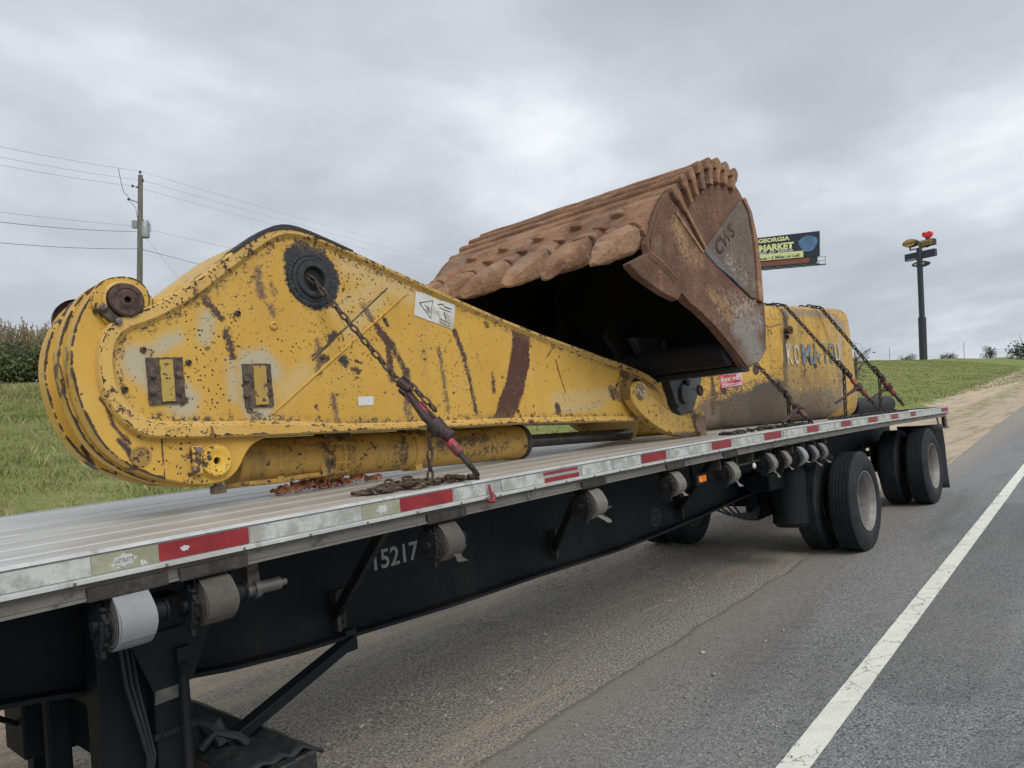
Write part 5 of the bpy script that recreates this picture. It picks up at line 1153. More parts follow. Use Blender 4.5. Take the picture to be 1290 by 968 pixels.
# bucket cylinder under the arm
yc = 1.03; ca = PY(272, 585, yc); cb = PY(661, 556.5, yc); ax = (cb-ca).normalized()
def ct(px):
    lo, hi = -.4, 1.6
    for _ in range(40):
        md = (lo+hi)/2
        if proj(ca.lerp(cb, md))[0] < px: lo = md
        else: hi = md
    return ca.lerp(cb, lo)
cyl = MB().lathe([(0, .03), (0, .108), (.0, .110), ((ct(408)-ct(290)).length, .110)], ct(290), ax, 40).lathe([(0, .111), ((ct(650)-ct(424)).length, .113)], ct(424), ax, 40).build('hydraulic_cylinder', YEL_DK, arm)
m = MB(); m.lathe([(0, .111), (.004, .122), (.030, .124), (.034, .116), (.05, .116), (.054, .124), (.075, .124), (.08, .112)], ct(406), ax, 40)
for k in range(14): a = 2*pi*k/14; u = ax.orthogonal().normalized(); v = ax.cross(u); m.tube([ct(405)+(u*cos(a)+v*sin(a))*.115-ax*.012, ct(405)+(u*cos(a)+v*sin(a))*.115+ax*.1], .010, 6)
m.build('gland_flange', YEL_DK, cyl)
m = MB(); m.lathe([(0, .113), (.003, .121), (.035, .121), (.038, .114)], ct(509), ax, 40).box(ct(514)+Vector((0, -.06, -.10)), (.05, .05, .04)); m.build('pipe_clamp', YEL_DK, cyl, bevel=.002)
m = MB(); m.lathe([(0, .114), (.002, .118), (.045, .118), (.055, .105), (.055, .04)], ct(649), ax, 40); m.build('end_cap', simple('dark_worn_end', (.055, .045, .035), .55, .2, .4, 20, .2, (.35, .22, .05), (.6, .66)), cyl)
MB().box(PY(420, 546, 1.0), (.16, .08, .05)).box(PY(515, 540, 1.0), (.12, .08, .05)).box(PY(590, 535, 1.0), (.30, .06, .03)).build('dark_gap_fill', simple('dark_underside_tone', (.05, .042, .032), .6, .1, .4, 20, .2, (.25, .16, .05), (.58, .64)), cyl, bevel=.004)  # added dark blocks in the gap stand in for the boom's shaded underside
m = MB().tube([ct(663), ct(845)], .045, 20); m.build('piston_rod', simple('dull_chrome_rod', (.10, .10, .10), .3, .7, .3, 8, .05), cyl)
m = MB().tube([PY(285, 613, .93), PY(310, 610, .93), PY(350, 606, .93), PY(385, 600, .94), PY(420, 596, .95)], .013, 10); m.box(PY(352, 604, .93), (.03, .03, .03)); m.box(PY(412, 590, .95), (.10, .05, .07)); m.build('grease_pipe', YEL_DK, arm, bevel=.001)
# power link at the tip
YLK = .66
Kp = [(794, 497), (795, 487), (801, 480), (810, 481), (817, 489), (821, 499), (832, 509), (846, 520), (861, 525), (869, 521), (876, 516), (888, 517), (890, 548), (869, 550), (853, 549.5), (840, 544.5), (824, 535), (808, 521), (799, 509)]
Ko = chaikin([A2(px, py, YLK) for px, py in Kp], 2)
m = MB(); m.prism(Ko, YLK, YLK+.075); lk = m.build('power_link', yellow_mat('very_worn_yellow_link', base=(.58, .37, .09), wear=3.0, grime=1.6, shapes=[shp(872, 520, 884, 547, 7, (.15, .085, .055), .02, .8, YLK), shp(850, 549, 885, 549, 4, (.12, .07, .05), .01, .8, YLK)]), arm, bevel=.006)
m = MB(); m.prism([(p[0], p[1]) for p in Ko], 1.34, 1.41).build('power_link', YEL, arm, bevel=.006)
c = PY(806, 494, YLK); MB().lathe([(0, .098), (.02, .102), (.09, .102), (.105, .115)], PY(803, 493, YLK), (0, 1, 0), 36).build('pin_boss', yellow_mat('dirty_boss', base=(.22, .15, .055), wear=2.6, grime=1.4), arm)
m = MB(); m.lathe([(0, .062), (-.012, .061), (-.016, .056), (-.016, .053)], c, (0, 1, 0), 32).lathe([(-.005, .052), (-.022, .050), (-.026, .042), (-.020, .03), (-.022, .0001)], c, (0, 1, 0), 28); m.build('link_pin', simple('scabby_pin_end', (.24, .18, .12), .7, .1, .5, 50, .8, (.55, .50, .42), (.5, .6)), lk)
c = PY(880, 534, YLK); m = MB(); m.lathe([(.06, .085), (-.02, .085), (-.028, .075), (-.028, .02), (-.018, .018), (-.018, .0001)], (c.x, YLK, c.z), (0, 1, 0), 24); m.box((c.x+.03, YLK+.02, c.z-.02), (.11, .09, .17)); m.build('link_boss', simple('rusty_link_boss', (.25, .165, .12), .8, .1, .4, 30, .5, (.12, .07, .055), (.5, .65)), lk, bevel=.006)

# ------------------------------------------------------------------ excavator bucket
YB = .10; YF = 2.28
def rust_mat(name, a=(.42, .225, .125), b=(.25, .135, .085), c_=(.58, .41, .28), grey=.2, shapes=(), flat_y=None, dark=(.12, .062, .045)):
    m = M(name, .78, .05, .3); n = m.noise(3.2, 6, .68); st = m.noise(5, 6, .65, vec=m.scaled(m.P, 2.2, .35, 1.2)); f = m.noise(38, 5, .75); sp_ = m.noise(85, 4, .8); ln_ = m.noise(4, 6, .7, vec=m.scaled(m.P, 5, .5, 5))
    c = m.mix(m.step(n, .36, .64), a, b); c = m.mix(m.math('MULTIPLY', m.step(st, .5, .72), .7), c, c_); c = m.mix(m.math('MULTIPLY', m.step(m.noise(8, 5, .7), .55, .72), .55), c, dark)
    c = m.mix(m.math('MULTIPLY', m.step(m.noise(1.7, 5, .65, vec=m.scaled(m.P, 1, .5, 1.6)), .50, .66), grey), c, (.27, .24, .215)); 
    c = m.mix(m.math('MULTIPLY', m.step(f, .6, .72), .5), c, (.52, .38, .27)); c = m.mix(m.math('MULTIPLY', m.step(f, .38, .28), .5), c, dark)
    c = m.mix(m.math('MULTIPLY', m.step(ln_, .56, .66), .5), c, tuple(x*.55 for x in b)); c = m.mix(m.math('MULTIPLY', m.step(sp_, .60, .68), .6), c, (.58, .42, .30)); c = m.mix(m.math('MULTIPLY', m.step(sp_, .40, .33), .6), c, (.09, .05, .04))
    if shapes:
        pj = jitter(m, .02, 26, .05, 7)
        if flat_y is not None: pj = m.scaled(pj, 1, 0, 1)
        for (A, B, r, colr, soft, strg) in shapes:
            d = m.capsule(pj, (A[0], 0, A[2]), (B[0]+.001, 0, B[2]), r); ff = m.step(d, soft, -soft)
            if strg < 1: ff = m.math('MULTIPLY', ff, m.step(m.noise(28, 5, .75), .62-.3*strg, .68-.3*strg))
            c = m.mix(ff, c, colr)
    m.color(c); m.bump(m.math('ADD', m.math('MULTIPLY', f, .7), m.noise(12, 6, .75)), 1.0, .030); return m.m
RUST = rust_mat('rusty_bucket_steel', grey=.45); RUST_T = rust_mat('pale_rust_teeth', (.47, .28, .165), (.28, .15, .09), (.62, .44, .30), .35)
sY = lambda *a, **k: shp(*a, **k)
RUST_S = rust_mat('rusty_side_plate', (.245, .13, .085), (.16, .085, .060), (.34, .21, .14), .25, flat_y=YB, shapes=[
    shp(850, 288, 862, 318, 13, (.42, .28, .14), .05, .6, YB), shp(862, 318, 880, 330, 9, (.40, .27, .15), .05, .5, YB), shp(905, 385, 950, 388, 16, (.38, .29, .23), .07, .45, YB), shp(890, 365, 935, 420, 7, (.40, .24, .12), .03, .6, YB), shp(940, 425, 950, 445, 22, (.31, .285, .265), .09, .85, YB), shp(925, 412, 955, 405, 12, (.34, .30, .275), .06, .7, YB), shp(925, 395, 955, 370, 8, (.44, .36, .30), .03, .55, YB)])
GREYP = rust_mat('grey_wear_plate', (.22, .165, .13), (.17, .135, .115), (.34, .26, .20), .4, dark=(.15, .12, .11), flat_y=YB, shapes=[shp(890, 322, 930, 365, 7, (.20, .20, .21), .04, .9, YB), shp(915, 330, 935, 350, 9, (.52, .46, .41), .04, .4, YB)])
EARM_ = simple('black_lip_bar', (.030, .029, .030), .6, .1, .3, 10, .2)
INNER = black_mat('black_paint_and_shade', (.014, .013, .014), (.040, .034, .030), .6, .8); EARM = simple('dark_grey_ear', (.075, .077, .080), .55, .1, .3, 10, .2, (.075, .072, .068), (.5, .7))  # interior: black paint, with the bucket's inner shade put into the colour
bucket = thing('excavator_bucket', (5, 1.2, zr(5)), 'huge rusty toothed excavator bucket lying upside down over the boom tip', 'excavator bucket')
Ppx = [(818, 298), (822, 284), (828, 266), (837, 247), (846, 238), (856, 228), (867, 220), (880, 215), (893, 214), (906, 217), (919, 225), (930, 238), (940, 258), (948, 283), (954, 312), (958, 345), (961, 382), (963, 415), (964, 442), (957, 457), (941, 465)]
Pp = [A2(px, py, YB) for px, py in Ppx]; Pp = [Pp[0]]+chaikin(Pp, 1, False)[1:-1]+[Pp[-1]]
m = MB(); m.wall(Pp, YB+.03, YF-.03, -.045, closed=False)
area_sign = sum(Pp[i][0]*Pp[(i+1) % len(Pp)][1]-Pp[(i+1) % len(Pp)][0]*Pp[i][1] for i in range(len(Pp)))
m = MB()
def shell(pts, y0, y1, th):                                   # open curved sheet with thickness towards the bucket's inside
    cxx = sum(p[0] for p in pts)/len(pts); czz = sum(p[1] for p in pts)/len(pts); n = len(pts); Q = []
    for i in range(n):
        a = Vector(pts[max(i-1, 0)]); b = Vector(pts[min(i+1, n-1)]); t = (b-a).normalized(); nn = Vector((-t.y, t.x))
        if nn.dot(Vector((5.05-pts[i][0], 2.55-pts[i][1]))) < 0: nn = -nn
        Q.append(Vector(pts[i])+nn*th)
    return Q
Qs = shell(Pp, 0, 0, .05); k = len(Pp); ny_ = 12
V = []
for j in range(ny_):
    y = YB+.03+(YF-YB-.06)*j/(ny_-1)
    V += [(p[0], y, p[1]) for p in Pp]
for j in range(ny_):
    y = YB+.03+(YF-YB-.06)*j/(ny_-1); V += [(p.x, y, p.y) for p in Qs]
Fq = []
for j in range(ny_-1):
    for i in range(k-1):
        Fq.append((j*k+i, j*k+i+1, (j+1)*k+i+1, (j+1)*k+i)); o_ = ny_*k; Fq.append((o_+j*k+i, o_+(j+1)*k+i, o_+(j+1)*k+i+1, o_+j*k+i+1))
    for i in (0, k-1): Fq.append((j*k+i, (j+1)*k+i, ny_*k+(j+1)*k+i, ny_*k+j*k+i))
m.add(V, Fq); m.build('shell', RUST, bucket, smooth_=.6)
Op = [A2(px, py, YB) for px, py in [(938, 463), (918, 434), (900, 412), (882, 394), (866, 381), (854, 366), (840, 349), (828, 335), (818, 321), (816, 306)]]
side = Pp+Op
m = MB().prism(side, YB, YB+.055); sp1 = m.build('side_wall', RUST_S, bucket, bevel=.006)
m = MB().prism(side, YF-.055, YF); m.build('side_wall', RUST, bucket, bevel=.006)
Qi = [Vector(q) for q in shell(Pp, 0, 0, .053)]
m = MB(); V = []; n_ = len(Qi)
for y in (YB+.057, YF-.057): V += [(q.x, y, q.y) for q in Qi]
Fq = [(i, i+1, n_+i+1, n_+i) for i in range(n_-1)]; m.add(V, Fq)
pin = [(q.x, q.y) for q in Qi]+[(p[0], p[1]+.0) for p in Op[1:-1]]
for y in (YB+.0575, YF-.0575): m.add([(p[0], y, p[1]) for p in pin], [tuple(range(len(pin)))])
m.build('dark_inner_sheet', INNER, bucket, smooth_=.5)  # added dark sheet over the inner faces, paint and shade in one
# black painted torque tube, cross plates and rib inside, across the mouth
e0 = Vector(Pp[-1]); 
m = MB().tube([(5.30, YB+.06, 2.02), (5.30, YF-.06, 2.02)], .10, 20).prism([(5.36, 1.93), (5.02, 2.28), (5.30, 2.55), (5.6, 2.3)], 1.05, 1.10).prism([(5.36, 1.93), (5.02, 2.28), (5.30, 2.55), (5.6, 2.3)], 1.62, 1.67); m.build('torque_tube', INNER, bucket)
# front reinforcement, side cutter, grey plate
def side_piece(px, name, mat, th, y=YB, bev=.005): return MB().prism([A2(a, b, YB) for a, b in px], y-th, y-.0005).build(name, mat, sp1, bevel=bev)
side_piece([(838, 247), (852, 262), (868, 290), (886, 319), (915, 350), (947, 381), (961, 386), (963, 416), (963, 441), (956, 455), (940, 463), (918, 434), (900, 412), (882, 394), (866, 381), (854, 366), (840, 349), (828, 335), (818, 320), (819, 298), (828, 270)], 'front_doubler', RUST_S, .014)
side_piece([(884, 317), (931, 253), (938, 268), (944, 300), (948, 340), (950, 377), (944, 376), (920, 352), (900, 336)], 'wear_plate', GREYP, .022)
side_piece([(935, 250), (943, 268), (950, 300), (955, 340), (958, 383), (952, 379), (950, 340), (946, 300), (939, 266), (932, 252)], 'edge_strip', RUST, .03)
MB().prism([A2(*q, YB-.01) for q in [(790.5, 332.5), (819, 317.5), (829, 327), (845, 341), (860.5, 356), (858, 368), (852, 379), (836, 371), (818, 359), (803, 348)]], YB-.024, YB+.035).build('side_cutter', rust_mat('brown_side_cutter', (.23, .12, .075), (.14, .075, .05), (.36, .23, .15), .2), sp1, bevel=.007)
MB().tube([PY(819, 318, YB-.047), PY(835, 331, YB-.047), PY(853, 352, YB-.047)], .006, 6).build('weld_seam', RUST_T, sp1)
side_piece([(858, 262), (861, 262), (888, 314), (886, 316)], 'weld_rib', RUST_T, .024); side_piece([(847, 268), (850, 268), (884, 318), (882, 320)], 'weld_rib', RUST_T, .024)
o = text('cast_lettering', 'CWS', rust_mat('dark_cast_letters', (.115, .085, .07), (.08, .06, .05), (.16, .12, .095), .1), sp1, (0, 0, 0), (1, 0, 0), (0, 0, 1), 1, .0, .03)
a = PY(903, 316, YB-.024); b = PY(924, 288, YB-.024); dx = (b-a); L = dx.length; dx.normalize(); dz_ = Vector((0, -1, 0)).cross(dx); dz_ = -dz_ if dz_.z < 0 else dz_
me = o.data; mx_ = max(v.co.x for v in me.vertices); mn = min(v.co.x for v in me.vertices)
for v in me.vertices: v.co = (a+b)/2+dx*((v.co.x-(mx_+mn)/2)/(mx_-mn)*L)+dz_*(v.co.z*.155)
o2 = o.modifiers.new('thick', 'SOLIDIFY'); o2.thickness = .008
# heel wear bars across the back, each ending in a rounded knob with a block below
kn = [(849, 247), (859, 234), (868, 224.5), (878.5, 217.5), (890, 213), (900, 213), (910.5, 216.5), (921, 224)]
for i, q in enumerate(kn):
    c = PY(*q, YB); cc_ = Vector((5.05, YB, 2.6)); nrm = (c-cc_); nrm.y = 0; nrm.normalize(); tg = Vector((0, 1, 0)).cross(nrm)
    m = MB(); ns = 24; V = []; Fq = []
    prof = [(-.042, -.02), (-.038, .050), (-.020, .068), (.020, .068), (.038, .050), (.042, -.02)]
    for j in range(ns):
        y = YB-.035+(YF-YB+.05)*j/(ns-1); s_ = 1+.10*mnoise.noise((y*4, i*3.1, 0)); 
        s_ *= (1.12 if j == 0 else 1.0)
        for (u, v) in prof: V.append(c+tg*u*s_+nrm*(v*s_+.006*mnoise.noise((y*7, i, u*20)))+Vector((0, y-YB, 0)))
        if j: Fq += [((j-1)*6+a_, (j-1)*6+(a_+1) % 6, j*6+(a_+1) % 6, j*6+a_) for a_ in range(6)]
    Fq += [tuple(range(6)), tuple((ns-1)*6+a_ for a_ in range(6))]
    wb = m.add(V, Fq).build('wear_bar', RUST, bucket, bevel=.010)
    MB().box(c-nrm*.075+Vector((0, -.016, 0)), (.052, .045, .12), (tg, Vector((0, 1, 0)), nrm)).build('heel_block', RUST, wb, bevel=.008)
# lugs scattered on the floor plate behind the lip
Sp = [Vector(p) for p in Pp]; lp0 = Vector(A2(816, 292, YB)); lp1 = Vector(A2(837, 247, YB)); dirf = (lp1-lp0).normalized(); nf = Vector((-dirf.y, dirf.x)); nf = nf if nf.x < 0 or nf.y > 0 else -nf
for row, (t, off) in enumerate(((.22, .18), (.50, .33), (.80, .22))):
    for j in range(5 if row != 1 else 4):
        y = off+.36*j+.12
        c = lp0.lerp(lp1, t); m = MB(); V = []; Fq = []
        X3 = Vector((dirf.x, 0, dirf.y)); N3 = Vector((nf.x, 0, nf.y)); c3 = Vector((c.x, y+YB, c.y)); n_s = 7
        for q in range(n_s):
            u = -1+2*q/(n_s-1); w_ = sqrt(max(.06, 1-u*u)); 
            for (a_, b_) in ((-.028, -.02), (-.020, .030), (.020, .030), (.028, -.02)): V.append(c3+Vector((0, u*.062, 0))+X3*(a_*1.35*w_+.012*u)+N3*(b_*1.15*(.35+.65*w_)+.004))
            if q: Fq += [((q-1)*4+a_, (q-1)*4+(a_+1) % 4, q*4+(a_+1) % 4, q*4+a_) for a_ in range(4)]
        Fq += [(0, 1, 2, 3), tuple((n_s-1)*4+a_ for a_ in range(4))]
        m.add(V, Fq).build('wear_lug', RUST, bucket, bevel=.006)
# teeth with adapters
def loft(mb, secs, X3, Y3, Z3, n=16, seed=0, e=.75, amp=.006):
    V = []; Fq = []
    for s_, (d, w_, h_, off) in enumerate(secs):
        for j in range(n):
            a = 2*pi*j/n; ca_, sa_ = cos(a), sin(a); u = math.copysign(abs(ca_)**e, ca_)*w_; v = math.copysign(abs(sa_)**e, sa_)*h_
            p = X3*d+Y3*u+Z3*(v+off); p = p*(1+0)+ (Y3*mnoise.noise((d*9+seed, u*14, v*14))+Z3*mnoise.noise((d*9, u*14+seed, v*14+7)))*amp; V.append(p)
        if s_: Fq += [((s_-1)*n+j, (s_-1)*n+(j+1) % n, s_*n+(j+1) % n, s_*n+j) for j in range(n)]
    Fq += [tuple(range(n))[::-1], tuple((len(secs)-1)*n+j for j in range(n))]; return mb.add(V, Fq)
y0t = .25; tip = PY(743, 328, y0t); root = PY(792, 301, y0t); lipd = Vector((root.x-tip.x, 0, root.z-tip.z)); TL = lipd.length; bx_ = -lipd.normalized(); bz_ = Vector((0, 1, 0)).cross(bx_); bz_ = bz_ if bz_.z > 0 else -bz_
for i in range(6):
    y = y0t+.372*i; o3 = Vector((root.x, y, root.z)); tlen = TL*(1+.05*sin(i*2.3))
    m = MB(); loft(m, [(0, .088, .078, 0), (tlen*.06, .098, .088, .002), (tlen*.28, .096, .088, .002), (tlen*.50, .086, .076, .0), (tlen*.72, .066, .056, -.006), (tlen*.90, .042, .032, -.018), (tlen*.98, .026, .018, -.024), (tlen, .014, .010, -.026)], bx_, Vector((0, 1, 0)), bz_, 14, i*5.3, .52, .026)
    m.v = [tuple(Vector(v)+o3) for v in m.v]; th_ = m.build('tooth', RUST_T, bucket, smooth_=.38, bevel=.004)
    m = MB(); back = -(Vector((lp1.x-lp0.x, 0, lp1.y-lp0.y)).normalized()); 
    loft(m, [(-.016, .070, .062, 0), (-.020, .104, .094, .0), (-.06, .110, .100, .0), (-.13, .112, .092, .015), (-.24, .108, .078, .050), (-.36, .092, .055, .095), (-.48, .060, .030, .145)], bx_, Vector((0, 1, 0)), bz_, 14, i*3.7+2, .5, .016)
    m.v = [tuple(Vector(v)+o3) for v in m.v]; m.build('adapter', RUST, th_, smooth_=.6, bevel=.006)
    if i < 5:
        m = MB(); o4 = o3+Vector((0, .186, 0)); loft(m, [(-.05, .085, .030, 0), (-.08, .095, .045, .0), (-.18, .098, .055, .012), (-.30, .090, .045, .055), (-.38, .07, .02, .09)], bx_, Vector((0, 1, 0)), bz_, 14, i*7.7, .6, .008)
        m.v = [tuple(Vector(v)+o4) for v in m.v]; m.build('lip_shroud', RUST, bucket, smooth_=1.0)
m = MB().box((Pp[-1][0]+.01, (YB+YF)/2, Pp[-1][1]+.005), (.13, YF-YB-.02, .05)); m.build('rear_lip_bar', EARM_, bucket, bevel=.008)
m = MB().box((root.x+.10, (YB+YF)/2, root.z+.055), (.20, YF-YB-.06, .055), (-bx_, Vector((0, 1, 0)), bz_)); m.build('lip_plate', RUST, bucket, bevel=.01)
# ears with pin
ey = (.93, 1.62)
Ep = [(834, 440), (840, 475), (846, 500), (853, 517), (862, 526), (872, 521), (878, 503), (885, 475), (890, 445)]
Eo = [A2(px, py, .93) for px, py in Ep]; Eo2 = chaikin(Eo, 2, False); top_ = [(Eo2[-1][0]+.05, 2.25), (Eo2[0][0]-.45, 2.25), (Eo2[0][0]-.25, 2.0)]
for y in ey:
    m = MB().prism(Eo2+top_, y, y+.07); ea = m.build('mounting_ear', EARM, bucket, bevel=.006)
    if y < 1:
        c = PY(860.5, 497, y); m = MB().lathe([(0, .088), (-.030, .086), (-.036, .078), (-.036, .0001)], c, (0, 1, 0), 32); m.build('ear_pin', EARM, ea)
        c = PY(862, 482.5, y); m = MB().lathe([(0, .034), (-.04, .034), (-.045, .026), (-.045, .0001)], c, (0, 1, 0), 6); m.build('bolt', MB_STEEL, ea)
        m = MB()
        for q in ((867, 491), (870, 491), (869, 510)): m.lathe([(-.037, .007), (-.040, .007), (-.040, .0001)], PY(*q, y), (0, 1, 0), 8)
        m.build('pin_hole', MB_HOLE, ea)
        c = A2(848, 478, y); m = MB().prism([A2(833, 430, y), A2(838, 430, y), A2(852, 514, y), A2(847, 508, y), A2(838, 478, y)], y-.035, y); m.build('ear_flange', EARM, ea, bevel=.004)

# ------------------------------------------------------------------ counterweight
cwt = thing('counterweight', (8.1, 1.55, zr(8.1)), 'scraped yellow cast counterweight block with faded blue lettering at the deck rear', 'counterweight')
fp = [(6.9, 1.17), (7.45, 1.00), (8.08, .845), (8.7, .72), (9.35, .63), (10.05, .60), (10.35, .78), (10.45, 1.2), (10.45, 2.2), (10.2, 2.42), (6.75, 2.42), (6.52, 2.2), (6.5, 1.75), (6.62, 1.38)]
fpd = chaikin(fp, 1)
ZT = 2.665
cprof = [(0, .15), (.03, .085), (.07, .045), (.13, .018), (.22, .004), (.30, 0), (.70, 0), (1.12, 0), (1.22, .006), (1.27, .022), (1.30, .05), (1.315, .10)]
m = MB(); V = []; n_ = len(fpd)
for (h, ins) in cprof:
    q = inset(fpd, ins)
    for p in q:
        zb_ = zr(p.x)-.009; z = zb_+(ZT-zb_)*h/1.315; V.append((p.x, p.y, z))
Fq = []
for r in range(len(cprof)-1):
    for i in range(n_): j = (i+1) % n_; Fq.append((r*n_+i, r*n_+j, (r+1)*n_+j, (r+1)*n_+i))
Fq += [tuple(range(n_))[::-1], tuple((len(cprof)-1)*n_+i for i in range(n_))]
def cw_face(px, py, off=0.):
    D = ray(px, py); best = None
    for i in range(0, 6):
        a = Vector(fp[i]); b = Vector(fp[i+1]); d = b-a; nn = Vector((-d.y, d.x)).normalized(); nn = nn if nn.y < 0 else -nn; den_ = D.x*nn.x+D.y*nn.y
        t = ((a.x-CAM.x)*nn.x+(a.y-CAM.y)*nn.y+off)/den_; P = CAM+D*t; u = (Vector((P.x, P.y))-a).dot(d)/d.dot(d)
        if -.02 <= u <= 1.02: return P, Vector((d.x, d.y, 0)).normalized(), Vector((nn.x, nn.y, 0))
    return PY(px, py, .7), Vector((1, 0, 0)), Vector((0, -1, 0))
def cshp(x0, y0, x1, y1, r, col, soft=.01, st=1.):
    return (tuple(cw_face(x0, y0)[0]), tuple(cw_face(x1, y1)[0]), r, col, soft, st)
cwm_ = yellow_mat('scraped_yellow_casting', base=(.60, .37, .075), wear=2.3, grime=1.5, streak=(.20, .14, .08), cracks=True, shapes=[
    cshp(898, 528, 930, 520, .17, (.070, .058, .047), .018, 1), cshp(898, 520, 930, 512, .20, (.13, .10, .075), .03, .5), cshp(930, 522, 970, 514, .22, (.075, .063, .052), .018, 1), cshp(930, 512, 975, 500, .24, (.13, .10, .075), .04, .5), cshp(962, 510, 985, 505, .24, (.08, .067, .055), .02, 1), cshp(992, 522, 1045, 514, .22, (.105, .082, .06), .03, 1), cshp(1000, 505, 1050, 500, .22, (.13, .10, .07), .05, .5), cshp(1000, 480, 1055, 478, .20, (.30, .20, .08), .10, .6), cshp(1010, 495, 1035, 500, .16, (.20, .15, .10), .09, .6), cshp(1045, 505, 1062, 500, .16, (.22, .18, .13), .08, .7), cshp(885, 530, 896, 525, .14, (.2, .16, .12), .06, .8),
    cshp(989, 392, 990, 525, .040, (.075, .055, .045), .012, .9), cshp(987, 392, 992, 400, .04, (.12, .085, .06), .02, .9), cshp(897, 470, 900, 520, .028, (.10, .07, .05), .012, .8), cshp(994, 470, 996, 515, .10, (.20, .16, .10), .08, .5),
    cshp(992, 391, 1045, 397, .05, (.26, .20, .135), .04, .8), cshp(1050, 402, 1062, 412, .07, (.34, .28, .2), .06, .7), cshp(1000, 420, 1000, 470, .12, (.42, .30, .12), .15, .5), cshp(1048, 415, 1050, 480, .10, (.45, .33, .14), .12, .5), cshp(963, 412, 983, 410, .012, (.2, .13, .07), .006, .8), cshp(1003, 489, 1055, 482, .01, (.3, .2, .08), .01, .6), cshp(1058, 430, 1064, 500, .06, (.45, .38, .27), .06, .7)])
m.add(V, Fq).build('casting', cwm_, cwt, smooth_=.7)
P_, d_, n__ = cw_face(989.5, 417); MB().lathe([(0, .03), (.06, .03), (.08, .05), (.10, .045), (.10, .01)], P_-n__*.03, n__, 14).lathe([(0, .02), (.05, .02)], cw_face(990, 425)[0]-n__*.02, n__, 10).build('lifting_stud', RUSTPIN, cwt)
MB().lathe([(-.02, .09), (.03, .085), (.045, .05), (.045, .001)], (8.45, 1.05, ZT), (0, 0, 1), 16).build('top_plug', RUSTPIN, cwt)
for q in ((882, 492, .05), (912, 493, .035), (952, 466, .055), (1027, 461, .03)):
    P_, d_, n__ = cw_face(q[0], q[1]); MB().lathe([(-.01, q[2]), (.008, q[2]*.95), (.008, q[2]*.5), (.002, .001)], P_, n__, 12).build('cast_boss', RUSTPIN, cwt)
BLUEL = simple('faded_blue_letters', (.14, .19, .26), .6, 0, .3, 14, .1, (.36, .27, .12), (.50, .56)); GHOST = simple('ghost_white_letters', (.50, .50, .44), .6, 0, .2, 14, .1, (.55, .38, .12), (.50, .56))
for (ch, px, mat) in zip('KOMATSU', (994.5, 1003.5, 1016.5, 1028, 1039, 1047.5, 1054.5), (GHOST, GHOST, BLUEL, BLUEL, BLUEL, BLUEL, GHOST)):
    wpx = {'M': 13, 'A': 11}.get(ch, 7.5 if ch in 'KO' else 8 if ch == 'T' else 6.5)
    P_, d_, n__ = cw_face(px, 446-(px-1020)*.03, .006); a_ = cw_face(px-wpx/2, 446, .006)[0]; b_ = cw_face(px+wpx/2, 446, .006)[0]; Lw = (b_-a_).length
    o = text('lettering', ch, mat, cwt, (0, 0, 0), (1, 0, 0), (0, 0, 1), 1, 0, .03); me = o.data; mx_ = max(v.co.x for v in me.vertices); mn = min(v.co.x for v in me.vertices); h0 = min(v.co.z for v in me.vertices); h1 = max(v.co.z for v in me.vertices)
    for v in me.vertices: v.co = P_+d_*((v.co.x-(mx_+mn)/2)/(mx_-mn)*Lw*.92)+Vector((0, 0, 1))*((v.co.z-(h0+h1)/2)/(h1-h0)*.245)+n__*.004
# warning sign on the casting
RSG = simple('red_sign_print', (.50, .05, .06), .5, 0, .2, 9, 0, (.62, .24, .25), (.50, .60)); WSG = simple('white_sign_print', (.70, .62, .63), .5, 0, .1, 9, 0)
def cwq(pts, off, nm, mat, parent):
    return MB().add([cw_face(*q, off)[0] for q in pts], [tuple(range(len(pts)))]).build(nm, mat, parent, smooth_=0)
sg = cwq([(905.5, 467.5), (934, 464), (936, 486), (908, 489.5)], .004, 'warning_sign', RSG, cwt)
cwq([(926, 465.2), (934, 464), (935.2, 478), (928, 479)], .006, 'faded_patch', simple('faded_pink_print', (.68, .42, .44), .5, 0, .15, 30, 0), sg)
for (s_, py, ya) in (('WARNING', 470.8, 3.4), ('BLIND SPOT', 478, 4.2), ('STAY CLEAR', 485.3, 4.2)):
    a_ = cw_face(907.5+(py-470)*.12, py+1.2, .008)[0]; b_ = cw_face(932.5+(py-470)*.12, py-2, .008)[0]; P_, d_, n__ = cw_face(920, py, .008); hh = ya*(P_-CAM).dot(F_)/FPX
    o = text('lettering', s_, WSG, sg, (0, 0, 0), (1, 0, 0), (0, 0, 1), 1, 0, .03); me = o.data; mx_ = max(v.co.x for v in me.vertices); mn = min(v.co.x for v in me.vertices); h0 = min(v.co.z for v in me.vertices); h1 = max(v.co.z for v in me.vertices)
    for v in me.vertices: u = (v.co.x-mn)/(mx_-mn); v.co = a_.lerp(b_, u)+Vector((0, 0, 1))*((v.co.z-(h0+h1)/2)/(h1-h0)*hh)+n__*.003
# hollow black hose end behind the counterweight
q = PZ(1085, 519, zr(9.9)); hz_ = Vector((9.95, .95, zr(9.95)+.10)); 
tag(MB().lathe([(0, .085), (0, .115), (.5, .115), (.9, .112), (.9, .085), (.02, .085)], Vector((10.55, .86, zr(10.55)+.107)), (1, -.28, -.025), 24).build('rubber_hose', MB_RUBBER), 'short piece of fat black rubber hose behind the yellow counterweight', 'hose')

